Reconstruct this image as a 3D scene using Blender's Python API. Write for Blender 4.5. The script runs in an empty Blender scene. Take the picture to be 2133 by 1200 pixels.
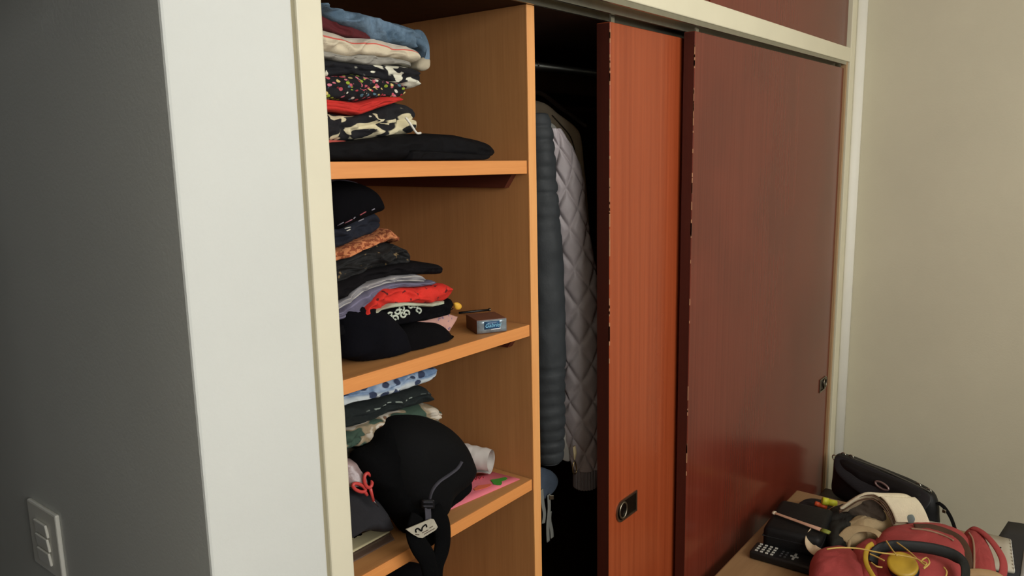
import bpy, bmesh, math, random
from mathutils import Vector, Matrix, noise

# ------------------------------------------------------------------ camera, world, light
scene = bpy.context.scene
col = scene.collection
H = 1.88                                   # camera height above the floor
FPX = 1630.25                              # focal length in pixels of the 2133x1200 frame
yaw, pitch, roll = math.radians(51.858), math.radians(-9.797), math.radians(-1.1236)
FW = Vector((math.sin(yaw)*math.cos(pitch), math.cos(yaw)*math.cos(pitch), math.sin(pitch)))
_r = FW.cross(Vector((0, 0, 1))).normalized(); _u = _r.cross(FW)
RT = math.cos(roll)*_r + math.sin(roll)*_u
UP = -math.sin(roll)*_r + math.cos(roll)*_u
cam_d = bpy.data.cameras.new('camera'); cam = bpy.data.objects.new('camera', cam_d); col.objects.link(cam)
cam_d.sensor_width = 36; cam_d.lens = FPX/2133*36; cam_d.clip_start = .02; cam_d.clip_end = 100
M = Matrix((RT, UP, -FW)).transposed().to_4x4(); M.translation = (0, 0, H); cam.matrix_world = M
scene.camera = cam

world = bpy.data.worlds.new('World'); scene.world = world; world.use_nodes = True
bg = world.node_tree.nodes['Background']
bg.inputs[0].default_value = (.75, .85, 1, 1); bg.inputs[1].default_value = 1.0

def area(name, loc, rot, sx, sy, power, color):
    d = bpy.data.lights.new(name, 'AREA'); d.shape = 'RECTANGLE'; d.size = sx; d.size_y = sy
    d.energy = power; d.color = color
    o = bpy.data.objects.new(name, d); col.objects.link(o); o.location = loc; o.rotation_euler = rot
    return o
WX0, WX1, WZ0, WZ1, WY = -1.1, 2.3, 1.8, 2.85, -1.8
area('window_daylight', ((WX0+WX1)/2, WY+.03, (WZ0+WZ1)/2), (math.radians(90), 0, 0), WX1-WX0-.1, WZ1-WZ0-.1, 80, (1, .995, .965))

vs = scene.view_settings
vs.view_transform = 'Standard'; vs.look = 'None'; vs.exposure = 0.0; vs.gamma = 1; vs.use_curve_mapping = False

# ------------------------------------------------------------------ helpers
random.seed(3)
def ray(px, py): return FW + (px-1066.5)/FPX*RT - (py-600)/FPX*UP
def U(px, py, y=None, z=None, x=None):
    """photo direction met with a plane of the room (z is measured from the camera's height)"""
    v = ray(px, py)
    t = y/v.y if y is not None else (z/v.z if z is not None else x/v.x)
    v = v*t
    return Vector((v.x, v.y, v.z+H))
def lin(c): return c/12.92 if c <= .04045 else ((c+.055)/1.055)**2.4
def hx(s, a=1.0):
    s = s.lstrip('#')
    return tuple(lin(int(s[i:i+2], 16)/255) for i in (0, 2, 4))+(a,)

from mathutils.bvhtree import BVHTree
_bv = {}
def S(objs, px, py, off=.001):
    """point on the surface of built meshes where the photo direction meets them, lifted by off"""
    best = None; d = ray(px, py).normalized()
    for o in (objs if isinstance(objs, (list, tuple)) else [objs]):
        if o.name not in _bv:
            w = wloc(o); _bv[o.name] = BVHTree.FromPolygons([v.co+w for v in o.data.vertices], [tuple(p.vertices) for p in o.data.polygons])
        h = _bv[o.name].ray_cast(Vector((0, 0, H)), d)
        if h[0] is not None and (best is None or h[3] < best[0]): best = (h[3], h[0])
    if best is None: return None
    return best[1]-d*off
def SL(objs, L, off=.001): return [q for q in (S(objs, a, b, off) for a, b in L) if q is not None]
class NT:
    def __init__(s, nt): s.nt = nt
    def n(s, t, props=None, **ins):
        nd = s.nt.nodes.new(t)
        for k, v in (props or {}).items(): setattr(nd, k, v)
        for k, v in ins.items():
            key = int(k[1:]) if k[0] == '_' and k[1:].isdigit() else k.replace('_', ' ')
            sk = nd.inputs[key]
            if isinstance(v, bpy.types.NodeSocket): s.nt.links.new(v, sk)
            else: sk.default_value = v
        return nd
    def math(s, op, a, b=0.0, c=None):
        nd = s.nt.nodes.new('ShaderNodeMath'); nd.operation = op
        for i, v in enumerate((a, b, c)):
            if v is None: continue
            if isinstance(v, bpy.types.NodeSocket): s.nt.links.new(v, nd.inputs[i])
            else: nd.inputs[i].default_value = v
        return nd.outputs[0]
    def mix(s, f, a, b):
        nd = s.nt.nodes.new('ShaderNodeMix'); nd.data_type = 'RGBA'
        for i, v in ((0, f), (6, a), (7, b)):
            if isinstance(v, bpy.types.NodeSocket): s.nt.links.new(v, nd.inputs[i])
            else: nd.inputs[i].default_value = v
        return nd.outputs[2]
    def map(s, vec, sc, loc=(0, 0, 0)):
        return s.n('ShaderNodeMapping', Vector=vec, Scale=sc, Location=loc).outputs[0]
    def noise(s, vec, scale, detail=3, rough=.5):
        return s.n('ShaderNodeTexNoise', Vector=vec, Scale=scale, Detail=detail, Roughness=rough).outputs[0]
    def step(s, v, t, w=.02):
        nd = s.nt.nodes.new('ShaderNodeMapRange'); nd.interpolation_type = 'SMOOTHSTEP'
        s.nt.links.new(v, nd.inputs[0]); nd.inputs[1].default_value = t-w; nd.inputs[2].default_value = t+w
        return nd.outputs[0]
    def band(s, v, a, b, w=.01):
        return s.math('MULTIPLY', s.step(v, a, w), s.math('SUBTRACT', 1.0, s.step(v, b, w)))

MATS = {}
def mat(name, c, rough=.85, var=.12, vs_=14, bump=.15, bs=260, metal=0, coat=0, sheen=0, pat=None, spec=.4, alpha=1, trans=0, stretch=(1, 1, 1)):
    if name in MATS: return MATS[name]
    m = bpy.data.materials.new(name); m.use_nodes = True
    N = NT(m.node_tree); b = m.node_tree.nodes['Principled BSDF']
    tc = N.n('ShaderNodeTexCoord'); ob = N.map(tc.outputs['Object'], stretch)
    base = hx(c) if isinstance(c, str) else c
    if pat: csock = pat(N, tc.outputs['UV'], tc.outputs['Object'], base)
    else: csock = base
    if var:
        nz = N.noise(ob, vs_, 4, .6)
        f = N.n('ShaderNodeMapRange', Value=nz).outputs[0]
        f.node.inputs[1].default_value = .3; f.node.inputs[2].default_value = .7
        f.node.inputs[3].default_value = 1-var; f.node.inputs[4].default_value = 1+var
        mul = N.n('ShaderNodeVectorMath', {'operation': 'SCALE'}, _0=csock if isinstance(csock, bpy.types.NodeSocket) else tuple(csock[:3]))
        m.node_tree.links.new(f, mul.inputs['Scale']); csock = mul.outputs[0]
    if isinstance(csock, bpy.types.NodeSocket): m.node_tree.links.new(csock, b.inputs['Base Color'])
    else: b.inputs['Base Color'].default_value = csock
    b.inputs['Roughness'].default_value = rough; b.inputs['Metallic'].default_value = metal
    b.inputs['Coat Weight'].default_value = coat; b.inputs['Coat Roughness'].default_value = .25
    b.inputs['Sheen Weight'].default_value = sheen; b.inputs['Specular IOR Level'].default_value = spec
    b.inputs['Transmission Weight'].default_value = trans; b.inputs['Alpha'].default_value = alpha
    if bump:
        nb = N.noise(ob, bs, 3, .6)
        bp = N.n('ShaderNodeBump', Height=nb, Strength=bump, Distance=.003).outputs[0]
        m.node_tree.links.new(bp, b.inputs['Normal'])
    MATS[name] = m
    return m

def wood(name, c1, c2, grain=(60, 60, 3), rough=.4, coat=.0, blotch=.0, bump=.08, spec=.5, wear=None):
    if name in MATS: return MATS[name]
    m = bpy.data.materials.new(name); m.use_nodes = True
    N = NT(m.node_tree); b = m.node_tree.nodes['Principled BSDF']
    tc = N.n('ShaderNodeTexCoord'); v = N.map(tc.outputs['Object'], grain)
    n1 = N.noise(v, 1.0, 5, .65); n2 = N.noise(v, 6.0, 3, .6)
    f = N.math('ADD', N.math('MULTIPLY', n1, .75), N.math('MULTIPLY', n2, .3))
    f = N.step(f, .52, .3)
    cs = N.mix(f, hx(c1), hx(c2))
    if blotch:
        bl = N.noise(N.map(tc.outputs['Object'], (2.5, 2.5, 2.2)), 1.0, 3, .5)
        cs = N.mix(N.math('MULTIPLY', N.step(bl, .56, .12), blotch), cs, hx('#2A1510'))
    m.node_tree.links.new(cs, b.inputs['Base Color'])
    rn = N.n('ShaderNodeMapRange', Value=N.noise(N.map(tc.outputs['Object'], (3, 3, 2)), 1.0, 3)).outputs[0]
    rn.node.inputs[3].default_value = rough-.08; rn.node.inputs[4].default_value = rough+.1
    m.node_tree.links.new(rn, b.inputs['Roughness'])
    b.inputs['Coat Weight'].default_value = coat; b.inputs['Coat Roughness'].default_value = .3
    b.inputs['Specular IOR Level'].default_value = spec
    bp = N.n('ShaderNodeBump', Height=n2, Strength=bump, Distance=.002).outputs[0]
    m.node_tree.links.new(bp, b.inputs['Normal'])
    MATS[name] = m
    return m

def tag(o, label=None, cat=None, group=None, kind=None):
    if label: o['label'] = label
    if cat: o['category'] = cat
    if group: o['group'] = group
    if kind: o['kind'] = kind
    return o
def empty(name, loc, label, cat, group=None):
    o = bpy.data.objects.new(name, None); col.objects.link(o); o.location = loc; o.empty_display_size = .05
    return tag(o, label, cat, group)
def wloc(o): return Vector(o.location) + (wloc(o.parent) if o.parent else Vector())
def mk(name, verts, faces, m, parent=None, uv=None, smooth=True, label=None, cat=None, group=None, kind=None):
    vs_ = [Vector(v) for v in verts]
    lo = Vector([min(v[i] for v in vs_) for i in range(3)]); hi = Vector([max(v[i] for v in vs_) for i in range(3)])
    org = Vector(((lo.x+hi.x)/2, (lo.y+hi.y)/2, lo.z))
    me = bpy.data.meshes.new(name)
    me.from_pydata([tuple(v-org) for v in vs_], [], [tuple(f) for f in faces])
    if uv:
        l = me.uv_layers.new(name='UVMap')
        for lp in me.loops: l.data[lp.index].uv = uv[lp.vertex_index]
    bm = bmesh.new(); bm.from_mesh(me); bmesh.ops.recalc_face_normals(bm, faces=bm.faces); bm.to_mesh(me); bm.free()
    if smooth:
        for p in me.polygons: p.use_smooth = True
    me.materials.append(m)
    o = bpy.data.objects.new(name, me); col.objects.link(o)
    if parent:
        o.parent = parent; o.location = org - wloc(parent)
    else: o.location = org
    return tag(o, label, cat, group, kind)

def boxvf(x0, x1, y0, y1, z0, z1):
    v = [(x, y, z) for x in (x0, x1) for y in (y0, y1) for z in (z0, z1)]
    f = [(0, 1, 3, 2), (4, 6, 7, 5), (0, 4, 5, 1), (2, 3, 7, 6), (0, 2, 6, 4), (1, 5, 7, 3)]
    return v, f
def bevel(v, f, w, seg=2):
    bm = bmesh.new(); vv = [bm.verts.new(p) for p in v]
    for q in f: bm.faces.new([vv[i] for i in q])
    bmesh.ops.recalc_face_normals(bm, faces=bm.faces)
    bmesh.ops.bevel(bm, geom=list(bm.edges), offset=w, segments=seg, profile=.5, affect='EDGES')
    bm.verts.index_update()
    r = [tuple(p.co) for p in bm.verts], [[p.index for p in q.verts] for q in bm.faces]
    bm.free(); return r
def box(name, x0, x1, y0, y1, z0, z1, m, parent=None, bev=.0, **k):
    v, f = boxvf(x0, x1, y0, y1, z0, z1)
    if bev: v, f = bevel(v, f, bev)
    return mk(name, v, f, m, parent, smooth=False, **k)
def obox(name, c, ax, ay, az, m, parent=None, bev=0, seg=2, smooth=False, **k):
    """box spanned by three half-axis vectors around the centre c"""
    v, f = boxvf(-1, 1, -1, 1, -1, 1)
    c, ax, ay, az = map(Vector, (c, ax, ay, az))
    v = [tuple(c+ax*p[0]+ay*p[1]+az*p[2]) for p in v]
    if bev: v, f = bevel(v, f, bev, seg)
    return mk(name, v, f, m, parent, smooth=smooth, **k)
def smoothpts(pts, n, closed=False):
    """Catmull-Rom resampling"""
    P = [Vector(p) for p in pts]; L = len(P); out = []
    segs = L if closed else L-1
    per = max(1, n//segs)
    for i in range(segs):
        if closed: a, b, c, d = P[(i-1) % L], P[i], P[(i+1) % L], P[(i+2) % L]
        else: a, b, c, d = P[max(i-1, 0)], P[i], P[i+1], P[min(i+2, L-1)]
        for j in range(per):
            t = j/per
            out.append(.5*((2*b)+(c-a)*t+(2*a-5*b+4*c-d)*t*t+(3*b-a-3*c+d)*t**3))
    if not closed: out.append(P[-1])
    return out
def tubevf(pts, r, seg=10, flat=1.0, upv=None, caps=True):
    P = [Vector(p) for p in pts]; n = len(P); v = []; f = []
    rr = r if isinstance(r, (list, tuple)) else [r]*n
    prev = None
    for i in range(n):
        t = (P[min(i+1, n-1)]-P[max(i-1, 0)]).normalized()
        a = upv if upv is not None else (prev if prev is not None else Vector((0, 0, 1)) if abs(t.z) < .9 else Vector((1, 0, 0)))
        a = Vector(a); b = t.cross(a).normalized(); a = b.cross(t).normalized(); prev = a
        for k in range(seg):
            th = 2*math.pi*k/seg
            v.append(tuple(P[i]+b*math.cos(th)*rr[i]+a*math.sin(th)*rr[i]*flat))
    for i in range(n-1):
        for k in range(seg):
            k2 = (k+1) % seg
            f.append((i*seg+k, i*seg+k2, (i+1)*seg+k2, (i+1)*seg+k))
    if caps: f.append(tuple(range(seg))[::-1]); f.append(tuple((n-1)*seg+k for k in range(seg)))
    return v, f
def tube(name, pts, r, m, parent=None, seg=10, flat=1.0, upv=None, n=0, **k):
    if n: pts = smoothpts(pts, n)
    v, f = tubevf(pts, r, seg, flat, upv)
    return mk(name, v, f, m, parent, **k)
def nz(p, s, seed=0.0): return noise.noise(Vector(p)*s + Vector((seed*7.3, seed*3.1, seed*1.7)))

def interp(pts, x):
    if x <= pts[0][0]: return pts[0][1] + (x-pts[0][0])*0
    for (a, za), (b, zb) in zip(pts, pts[1:]):
        if x <= b: 
            t = (x-a)/max(b-a, 1e-6); return za+(zb-za)*t
    return pts[-1][1]
def curve(px, y0, xs):
    p = sorted(((w.x, w.z) for w in (U(a, b, y=y0) for a, b in px)))
    zs = [interp(p, x) for x in xs]
    for _ in range(3):
        zs = [zs[0]]+[(zs[i-1]+2*zs[i]+zs[i+1])/4 for i in range(1, len(zs)-1)]+[zs[-1]]
    return zs
def folded(name, top, bot, y0, depth, m, layers=2, rend=.025, wr=.003, seed=0, x0=.79, gr=.35, parent=None, sag=0, slant=0.0, **k):
    """a folded piece of clothing: its fold (with its layers) faces the front, the cloth runs back into the closet"""
    wr *= 1.7
    x1 = max(U(a, b, y=y0).x for a, b in top+bot); nx = 80
    xs = [x0+(x1-x0)*i/nx for i in range(nx+1)]
    zt, zb = curve(top, y0, xs), curve(bot, y0, xs)
    nf = max(12, 8*layers); v = []; f = []; uv = []; ring = nf+1+8
    for i, x in enumerate(xs):
        a, b = zb[i], max(zt[i], zb[i]+.004); h = b-a; mid = (a+b)/2
        e = min(1, (x1-x)/rend); kk = math.sqrt(max(0, 1-(1-e)**2)); kk = max(kk, .06)
        yf = y0+(1-kk)*.03+slant*(x-x0)
        r = min(.45*h, .02)
        for j in range(nf+1):
            t = j/nf; q = abs(2*t-1)
            y = yf+r*(1-math.sqrt(max(0, 1-q**3)))
            if layers > 1:
                s = (t*layers) % 1.0; y += min(.012, gr*h/layers)*(1-math.sqrt(max(0, 1-(2*s-1)**2)))
            z = mid+(a+h*t-mid)*kk
            p = Vector((x, y, z))
            amp = wr*(.4+1.2*math.sin(math.pi*t))
            y += amp*1.6*nz(p, 16, seed)+amp*.9*nz(p, 45, seed+2)-amp*1.3*max(0, .25-abs(nz((x, y, z*2), 24, seed+11)))*3
            z += wr*.8*nz((x, 0, seed), 22, seed)*math.sin(math.pi*min(1, max(0, t)))
            v.append((x+wr*nz(p, 20, seed+5), y, z)); uv.append((x-x0, t))
        for j in range(4):
            d = (j+1)/4; p = Vector((x, yf+depth*d, 0))
            z = mid+(b-mid)*kk - sag*d + wr*1.2*nz(p, 14, seed+9)*(1 if j < 3 else .3) - (.3*h*kk if j == 3 else 0)
            v.append((x, yf+r+(depth-r)*d, z)); uv.append((x-x0, 1+d))
        for j in range(4):
            d = 1-j/4; z = mid+(a-mid)*kk - sag*d + (.3*h*kk if j == 0 else 0)
            v.append((x, yf+r+(depth-r)*d, z)); uv.append((x-x0, -d))
    for i in range(nx):
        for j in range(ring):
            j2 = (j+1) % ring
            f.append((i*ring+j, (i+1)*ring+j, (i+1)*ring+j2, i*ring+j2))
    f.append(tuple(range(ring))); f.append(tuple(nx*ring+j for j in range(ring)))
    return mk(name, v, f, m, parent, uv=uv, **k)

def pillow(name, pts, nrm, tf, tb, m, parent=None, p=2.4, rings=14, n=72, wr=.0, ws=14, seed=0, centre=None, flatpts=False, clamp=None, zmin=None, **k):
    """soft closed body over an outline: bulges tf along nrm and tb the other way"""
    O = [Vector(q) for q in pts]
    O = O if flatpts else smoothpts(O, n, closed=True)
    L = len(O); c = Vector(centre) if centre else sum(O, Vector())/L; nr = Vector(nrm).normalized()
    v = []; f = []; uv = []
    ax = nr.orthogonal().normalized() if abs(nr.z) > .8 else Vector((0, 0, 1)).cross(nr).normalized(); ay = nr.cross(ax)
    def add(q): v.append(tuple(q)); d = q-c; uv.append((d.dot(ax), d.dot(ay)))
    for side, th in ((1, tf), (-1, tb)):
        for i in range(rings if side == 1 else rings):
            s = math.sin(math.pi/2*(1-i/rings)); hgt = th*(max(0, 1-s**p))**(1/2.0)
            if side == -1 and i == 0: continue
            for q in O:
                w = c+(q-c)*s+nr*hgt*side
                if wr: w = w + nr*side*wr*(nz(w, ws, seed)+.5*nz(w, ws*2.6, seed+3))*(1-s**6) + (q-c).normalized()*wr*.6*nz(w, ws*1.3, seed+7)
                add(w)
        add(c+nr*th*side)
    if zmin is not None: v = [(x, y, max(z, zmin)) for x, y, z in v]
    if clamp: v = [clamp(*q) for q in v]
    # index maps
    def idx(side, i, j):
        j %= L
        if side == 1: return i*L+j
        return j if i == 0 else rings*L+1+(i-1)*L+j
    for side in (1, -1):
        for i in range(rings-1):
            for j in range(L):
                f.append((idx(side, i, j), idx(side, i, j+1), idx(side, i+1, j+1), idx(side, i+1, j)))
        top = rings*L if side == 1 else len(v)-1
        for j in range(L): f.append((idx(side, rings-1, j), idx(side, rings-1, j+1), top))
    return mk(name, v, f, m, parent, uv=uv, **k)

def sheet(name, c00, c10, c11, c01, m, parent=None, th=.0015, wr=.0, ws=20, seed=0, n=18, **k):
    """thin sheet with thickness over four corners"""
    A, B, C, D = map(Vector, (c00, c10, c11, c01)); nr = (B-A).cross(D-A).normalized(); v = []; f = []; uv = []
    if nr.z < 0: nr = -nr
    for s in (0, 1):
        for i in range(n+1):
            for j in range(n+1):
                a, b = i/n, j/n
                p = A*(1-a)*(1-b)+B*a*(1-b)+C*a*b+D*(1-a)*b
                v.append(tuple(p+nr*(wr*(nz(p, ws, seed)+.4*nz(p, ws*2.7, seed))+th*(s-.5)))); uv.append((a, b))
    w = n+1
    for s in (0, 1):
        for i in range(n):
            for j in range(n):
                q = s*w*w+i*w+j; f.append((q, q+w, q+w+1, q+1))
    for i in range(n):
        for (a, b) in ((i, i+1), (n*w+i, n*w+i+1), (i*w, (i+1)*w), (i*w+n, (i+1)*w+n)): f.append((a, b, b+w*w, a+w*w))
    return mk(name, v, f, m, parent, uv=uv, **k)

def prism(name, outline, depth_vec, m, parent=None, smooth=False, **k):
    """flat outline (3D points) given a thickness"""
    P = [Vector(p) for p in outline]; d = Vector(depth_vec); n = len(P)
    v = [tuple(p) for p in P]+[tuple(p+d) for p in P]
    f = [tuple(range(n)), tuple(range(2*n-1, n-1, -1))]+[(i, (i+1) % n, n+(i+1) % n, n+i) for i in range(n)]
    return mk(name, v, f, m, parent, smooth=smooth, **k)
def text(name, s, org, ux, uy, size, m, parent, depth=.0006, shear=0.0, **k):
    cu = bpy.data.curves.new('t', 'FONT'); cu.body = s; cu.size = 1; cu.shear = shear; cu.extrude = 0; cu.resolution_u = 3
    o = bpy.data.objects.new('t', cu); col.objects.link(o)
    dg = bpy.context.evaluated_depsgraph_get(); me = bpy.data.meshes.new_from_object(o.evaluated_get(dg))
    ux, uy = Vector(ux).normalized(), Vector(uy).normalized(); nr = ux.cross(uy); org = Vector(org)
    v = [tuple(org+ux*p.co.x*size+uy*p.co.y*size+nr*depth) for p in me.vertices]; f = [tuple(q.vertices) for q in me.polygons]
    bpy.data.objects.remove(o); bpy.data.meshes.remove(me); bpy.data.curves.remove(cu)
    return mk(name, v, f, m, parent, smooth=False, **k)

# ------------------------------------------------------------------ materials
def wallpat(N, uv, ob, base):
    n = N.noise(ob, 1.3, 3, .5)
    return N.mix(N.step(n, .5, .3), base, tuple(c*.94 for c in base[:3])+(1,))
m_wall = mat('wall_paint', '#CBCCC6', .75, .03, 3, .12, 160, pat=wallpat, spec=.25)
m_wall_r = mat('wall_paint_cream', '#D8D2B8', .75, .04, 2, .12, 160, pat=wallpat, spec=.25)
m_trim = mat('cream_gloss_paint', '#DFD8BC', .42, .03, 6, .06, 90, spec=.4)
m_trim_dimmed = mat('cream_paint_dimmed', '#D3CCB4', .45, .03, 6, .06, 90, spec=.4)  # same cream as the trim, darkened to offset strong light on the left jamb
m_ceil = mat('ceiling_paint', '#E6E0CE', .9, .02, 3, .1, 120)
m_floor = wood('floor_wood', '#4A3220', '#5E4228', (3, 40, 40), .45)
m_door = wood('mahogany_veneer', '#8A3A1C', '#A8502C', (70, 70, .8), .28, 0, .0, .02, .45)
m_door2 = wood('mahogany_veneer_dark', '#64281A', '#783526', (70, 70, .8), .2, 0, .2, .008, .42)
m_door_edge = wood('mahogany_edge', '#3A120A', '#4C1A0E', (34, 34, 1.1), .5)
m_side = wood('brown_veneer_vertical', '#AE7848', '#C28A56', (40, 40, 1.4), .55, spec=.3)
m_shelf = wood('brown_veneer_shelf', '#A87446', '#C08A54', (1.4, 40, 40), .5, spec=.35)
m_edge = wood('orange_edge_shelf', '#C97F42', '#DD9452', (2, 50, 50), .45)
m_edge_v = wood('orange_edge_vertical', '#D68F50', '#E5A766', (50, 50, 2), .45)
m_cleat = wood('dark_cleat', '#4A1F14', '#5E2A1A', (40, 2, 40), .5)
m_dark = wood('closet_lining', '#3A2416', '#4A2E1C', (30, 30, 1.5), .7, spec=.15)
m_alu = mat('aluminium', '#B9B9AE', .35, .05, 30, .05, 300, metal=1)
m_steel = mat('aged_steel', '#8C8473', .35, .15, 60, .1, 200, metal=1)
m_darkmetal = mat('dark_metal', '#3A342C', .4, .1, 60, .05, 200, metal=1)
m_plastic_w = mat('switch_plastic', '#DCDACF', .4, .02, 5, 0)
m_glass = mat('glass', '#FFFFFF', .02, 0, 1, 0, trans=1)

# ------------------------------------------------------------------ the room
def zz(r): return r+H
XR, XL, YB, ZC = 3.41, -2.4, WY, 3.0
def struct(o): return tag(o, kind='structure')
struct(box('floor', XL-.1, XR+.1, YB-.1, 3.0, -.1, 0, m_floor))
struct(box('ceiling', XL-.1, XR+.1, YB-.1, 3.0, ZC, ZC+.1, m_ceil))
struct(box('wall_right', XR, XR+.12, YB-.1, 1.75, 0, ZC, m_wall_r))
struct(box('wall_left', XL-.12, XL, YB-.1, 3.0, 0, ZC, m_wall))
struct(box('wall_added_partition', XL, -.66, .62, .74, 0, ZC, m_wall))  # unseen partition, added to keep light off the hall wall
struct(box('wall_over_added_door', -.66, .498, .62, .74, 2.22, ZC, m_wall))  # closes the added partition above its door
dr = bpy.data.objects.new('door_added_1', None); col.objects.link(dr); dr.location = (-.62, .70, 0); struct(dr)  # unseen ajar door, added to shade the hall wall
v, f = bevel(*boxvf(0, .80, -.018, .018, .01, 2.2), .002)
a_ = math.radians(5); v = [(-.635+x*math.cos(a_)-y*math.sin(a_), .68+x*math.sin(a_)+y*math.cos(a_), z) for x, y, z in v]
mk('added_door_leaf', v, f, wood('added_leaf_wood', '#5A3220', '#744428', (30, 30, 1.2), .4), dr, smooth=False)
struct(box('wall_hall_end', XL, .4, 2.9, 3.0, 0, ZC, m_wall))
# hall side of the closet block and its front face left of the shelves
v, f = bevel(*boxvf(.498, .683, .9, 2.9, 0, ZC), .004)
struct(mk('wall_front', v, f, m_wall, smooth=False))
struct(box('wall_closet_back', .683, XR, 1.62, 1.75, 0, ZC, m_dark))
# wall behind the camera with the window opening
v, f = [], []
for b in ((XL, WX0, 0, ZC), (WX1, XR, 0, ZC), (WX0, WX1, 0, WZ0), (WX0, WX1, WZ1, ZC)):
    a, g = boxvf(b[0], b[1], YB-.12, YB, b[2], b[3]); f += [tuple(i+len(v) for i in q) for q in g]; v += a
struct(mk('wall_behind', v, f, m_wall, smooth=False))
win = bpy.data.objects.new('window_1', None); col.objects.link(win); win.location = ((WX0+WX1)/2, YB-.06, WZ0); struct(win)
for a, b, c, d in ((WX0, WX0+.05, WZ0, WZ1), (WX1-.05, WX1, WZ0, WZ1), (WX0+.05, WX1-.05, WZ0, WZ0+.05), (WX0+.05, WX1-.05, WZ1-.05, WZ1), ((WX0+WX1)/2-.025, (WX0+WX1)/2+.025, WZ0+.05, WZ1-.05)):
    box('window_frame', a, b, YB-.09, YB-.03, c, d, m_trim, win)
for a, b in ((WX0+.05, (WX0+WX1)/2-.025), ((WX0+WX1)/2+.025, WX1-.05)):
    box('pane', a, b, YB-.064, YB-.058, WZ0+.05, WZ1-.05, m_glass, win)
# closet frame
HB, HT = zz(.3245), zz(.378)
struct(box('trim_1', .690, .7335, .9, 1.0, 0, ZC, m_trim_dimmed, bev=.003))                 # left jamb
struct(box('trim_2', .683, .690, .912, 1.0, 0, ZC, m_trim_dimmed))                           # shadow groove beside it
struct(box('trim_3', .7335, 3.322, .9, 1.0, HB, HT, m_trim, bev=.003))               # rail over the sliding doors
struct(box('trim_4', 3.322, XR, .9, 1.0, 0, ZC, m_trim, bev=.003))                   # right jamb
def cove():
    r = .032; v = []; f = []
    pr = [(XR, .9), (XR-r, .9)]+[(XR-r*math.cos(t), .9-r*math.sin(t)) for t in [math.pi/2*k/8 for k in range(1, 9)]]
    for z in (0, ZC): v += [(x, y, z) for x, y in pr]
    n = len(pr)
    f = [tuple(range(n)), tuple(range(2*n-1, n-1, -1))]+[(i, (i+1) % n, n+(i+1) % n, n+i) for i in range(n)]
    return v, f
v, f = cove(); struct(mk('trim_6', v, f, mat('corner_strip_white', '#F0EDE0', .5, .03, 6, .05, 90), smooth=True))                     # rounded strip in the corner, whiter than the wall
struct(box('trim_5', 3.285, 3.304, .905, .925, 0, HB-.001, wood('jamb_strip', '#A88660', '#B8956C', (40, 40, 2), .5)))
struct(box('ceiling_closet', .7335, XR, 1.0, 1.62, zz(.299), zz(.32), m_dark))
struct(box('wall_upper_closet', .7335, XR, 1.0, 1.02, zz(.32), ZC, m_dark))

# upper cupboard doors
for i, (a, b, lab) in enumerate(((.745, 2.03, 'dark red wooden upper cupboard door over the open shelves'), (2.04, 3.312, 'dark red wooden upper cupboard door above the closed sliding door'))):
    r = empty('cupboard_door', ((a+b)/2, .93, HT), lab, 'cupboard door', 'upper cupboard doors')
    box('door_panel', a, b, .915, .94, HT+.004, ZC-.06, m_door2, r, bev=.002)

# ------------------------------------------------------------------ closet shelving
sh = empty('closet_shelving', (1.05, 1.3, 0), 'orange-brown wooden closet shelving with three open shelves of clothes', 'shelving')
box('divider_panel', 1.340, 1.366, 1.004, 1.6, 0, zz(.2985), m_side, sh)
box('divider_edge', 1.3397, 1.3663, 1.0, 1.004, 0, zz(.2985), m_edge_v, sh, bev=.0008)
box('side_panel', .735, .755, 1.004, 1.6, 0, zz(.2985), m_side, sh)
box('back_panel', .755, 1.34, 1.59, 1.605, 0, zz(.2985), m_side, sh)
for zl, zr, th in ((-.0075, -.0165, .0275), (-.369, -.371, .0255), (-.731, -.729, .0255), (-1.09, -1.09, .0255), (-1.45, -1.45, .0255)):
    v, f = boxvf(.7555, 1.3375, 1.0065, 1.588, -th, 0)
    v = [(x, y, zz(z+zl+(zr-zl)*(x-.7555)/.582)) for x, y, z in v]
    s = mk('shelf', v, f, m_shelf, sh, smooth=False)
    v, f = bevel(*boxvf(.7555, 1.3372, 1.0035, 1.0065, -th, 0), .0008)
    v = [(x, y, zz(z+zl+(zr-zl)*(x-.7555)/.582)) for x, y, z in v]
    mk('shelf_edge', v, f, m_edge, s, smooth=False)
    zb = zr-th
    prism('cleat', [(1.339, 1.033, zz(zb-.0005)), (1.339, 1.57, zz(zb-.0005)), (1.339, 1.57, zz(zb-.03)), (1.339, 1.055, zz(zb-.03))], (-.016, 0, 0), m_cleat, sh)
    prism('cleat', [(.756, 1.033, zz(zl-th-.0005)), (.756, 1.57, zz(zl-th-.0005)), (.756, 1.57, zz(zl-th-.03)), (.756, 1.055, zz(zl-th-.03))], (.016, 0, 0), m_cleat, sh)
S1, S2, S3 = zz(-.012), zz(-.370), zz(-.730)

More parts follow.
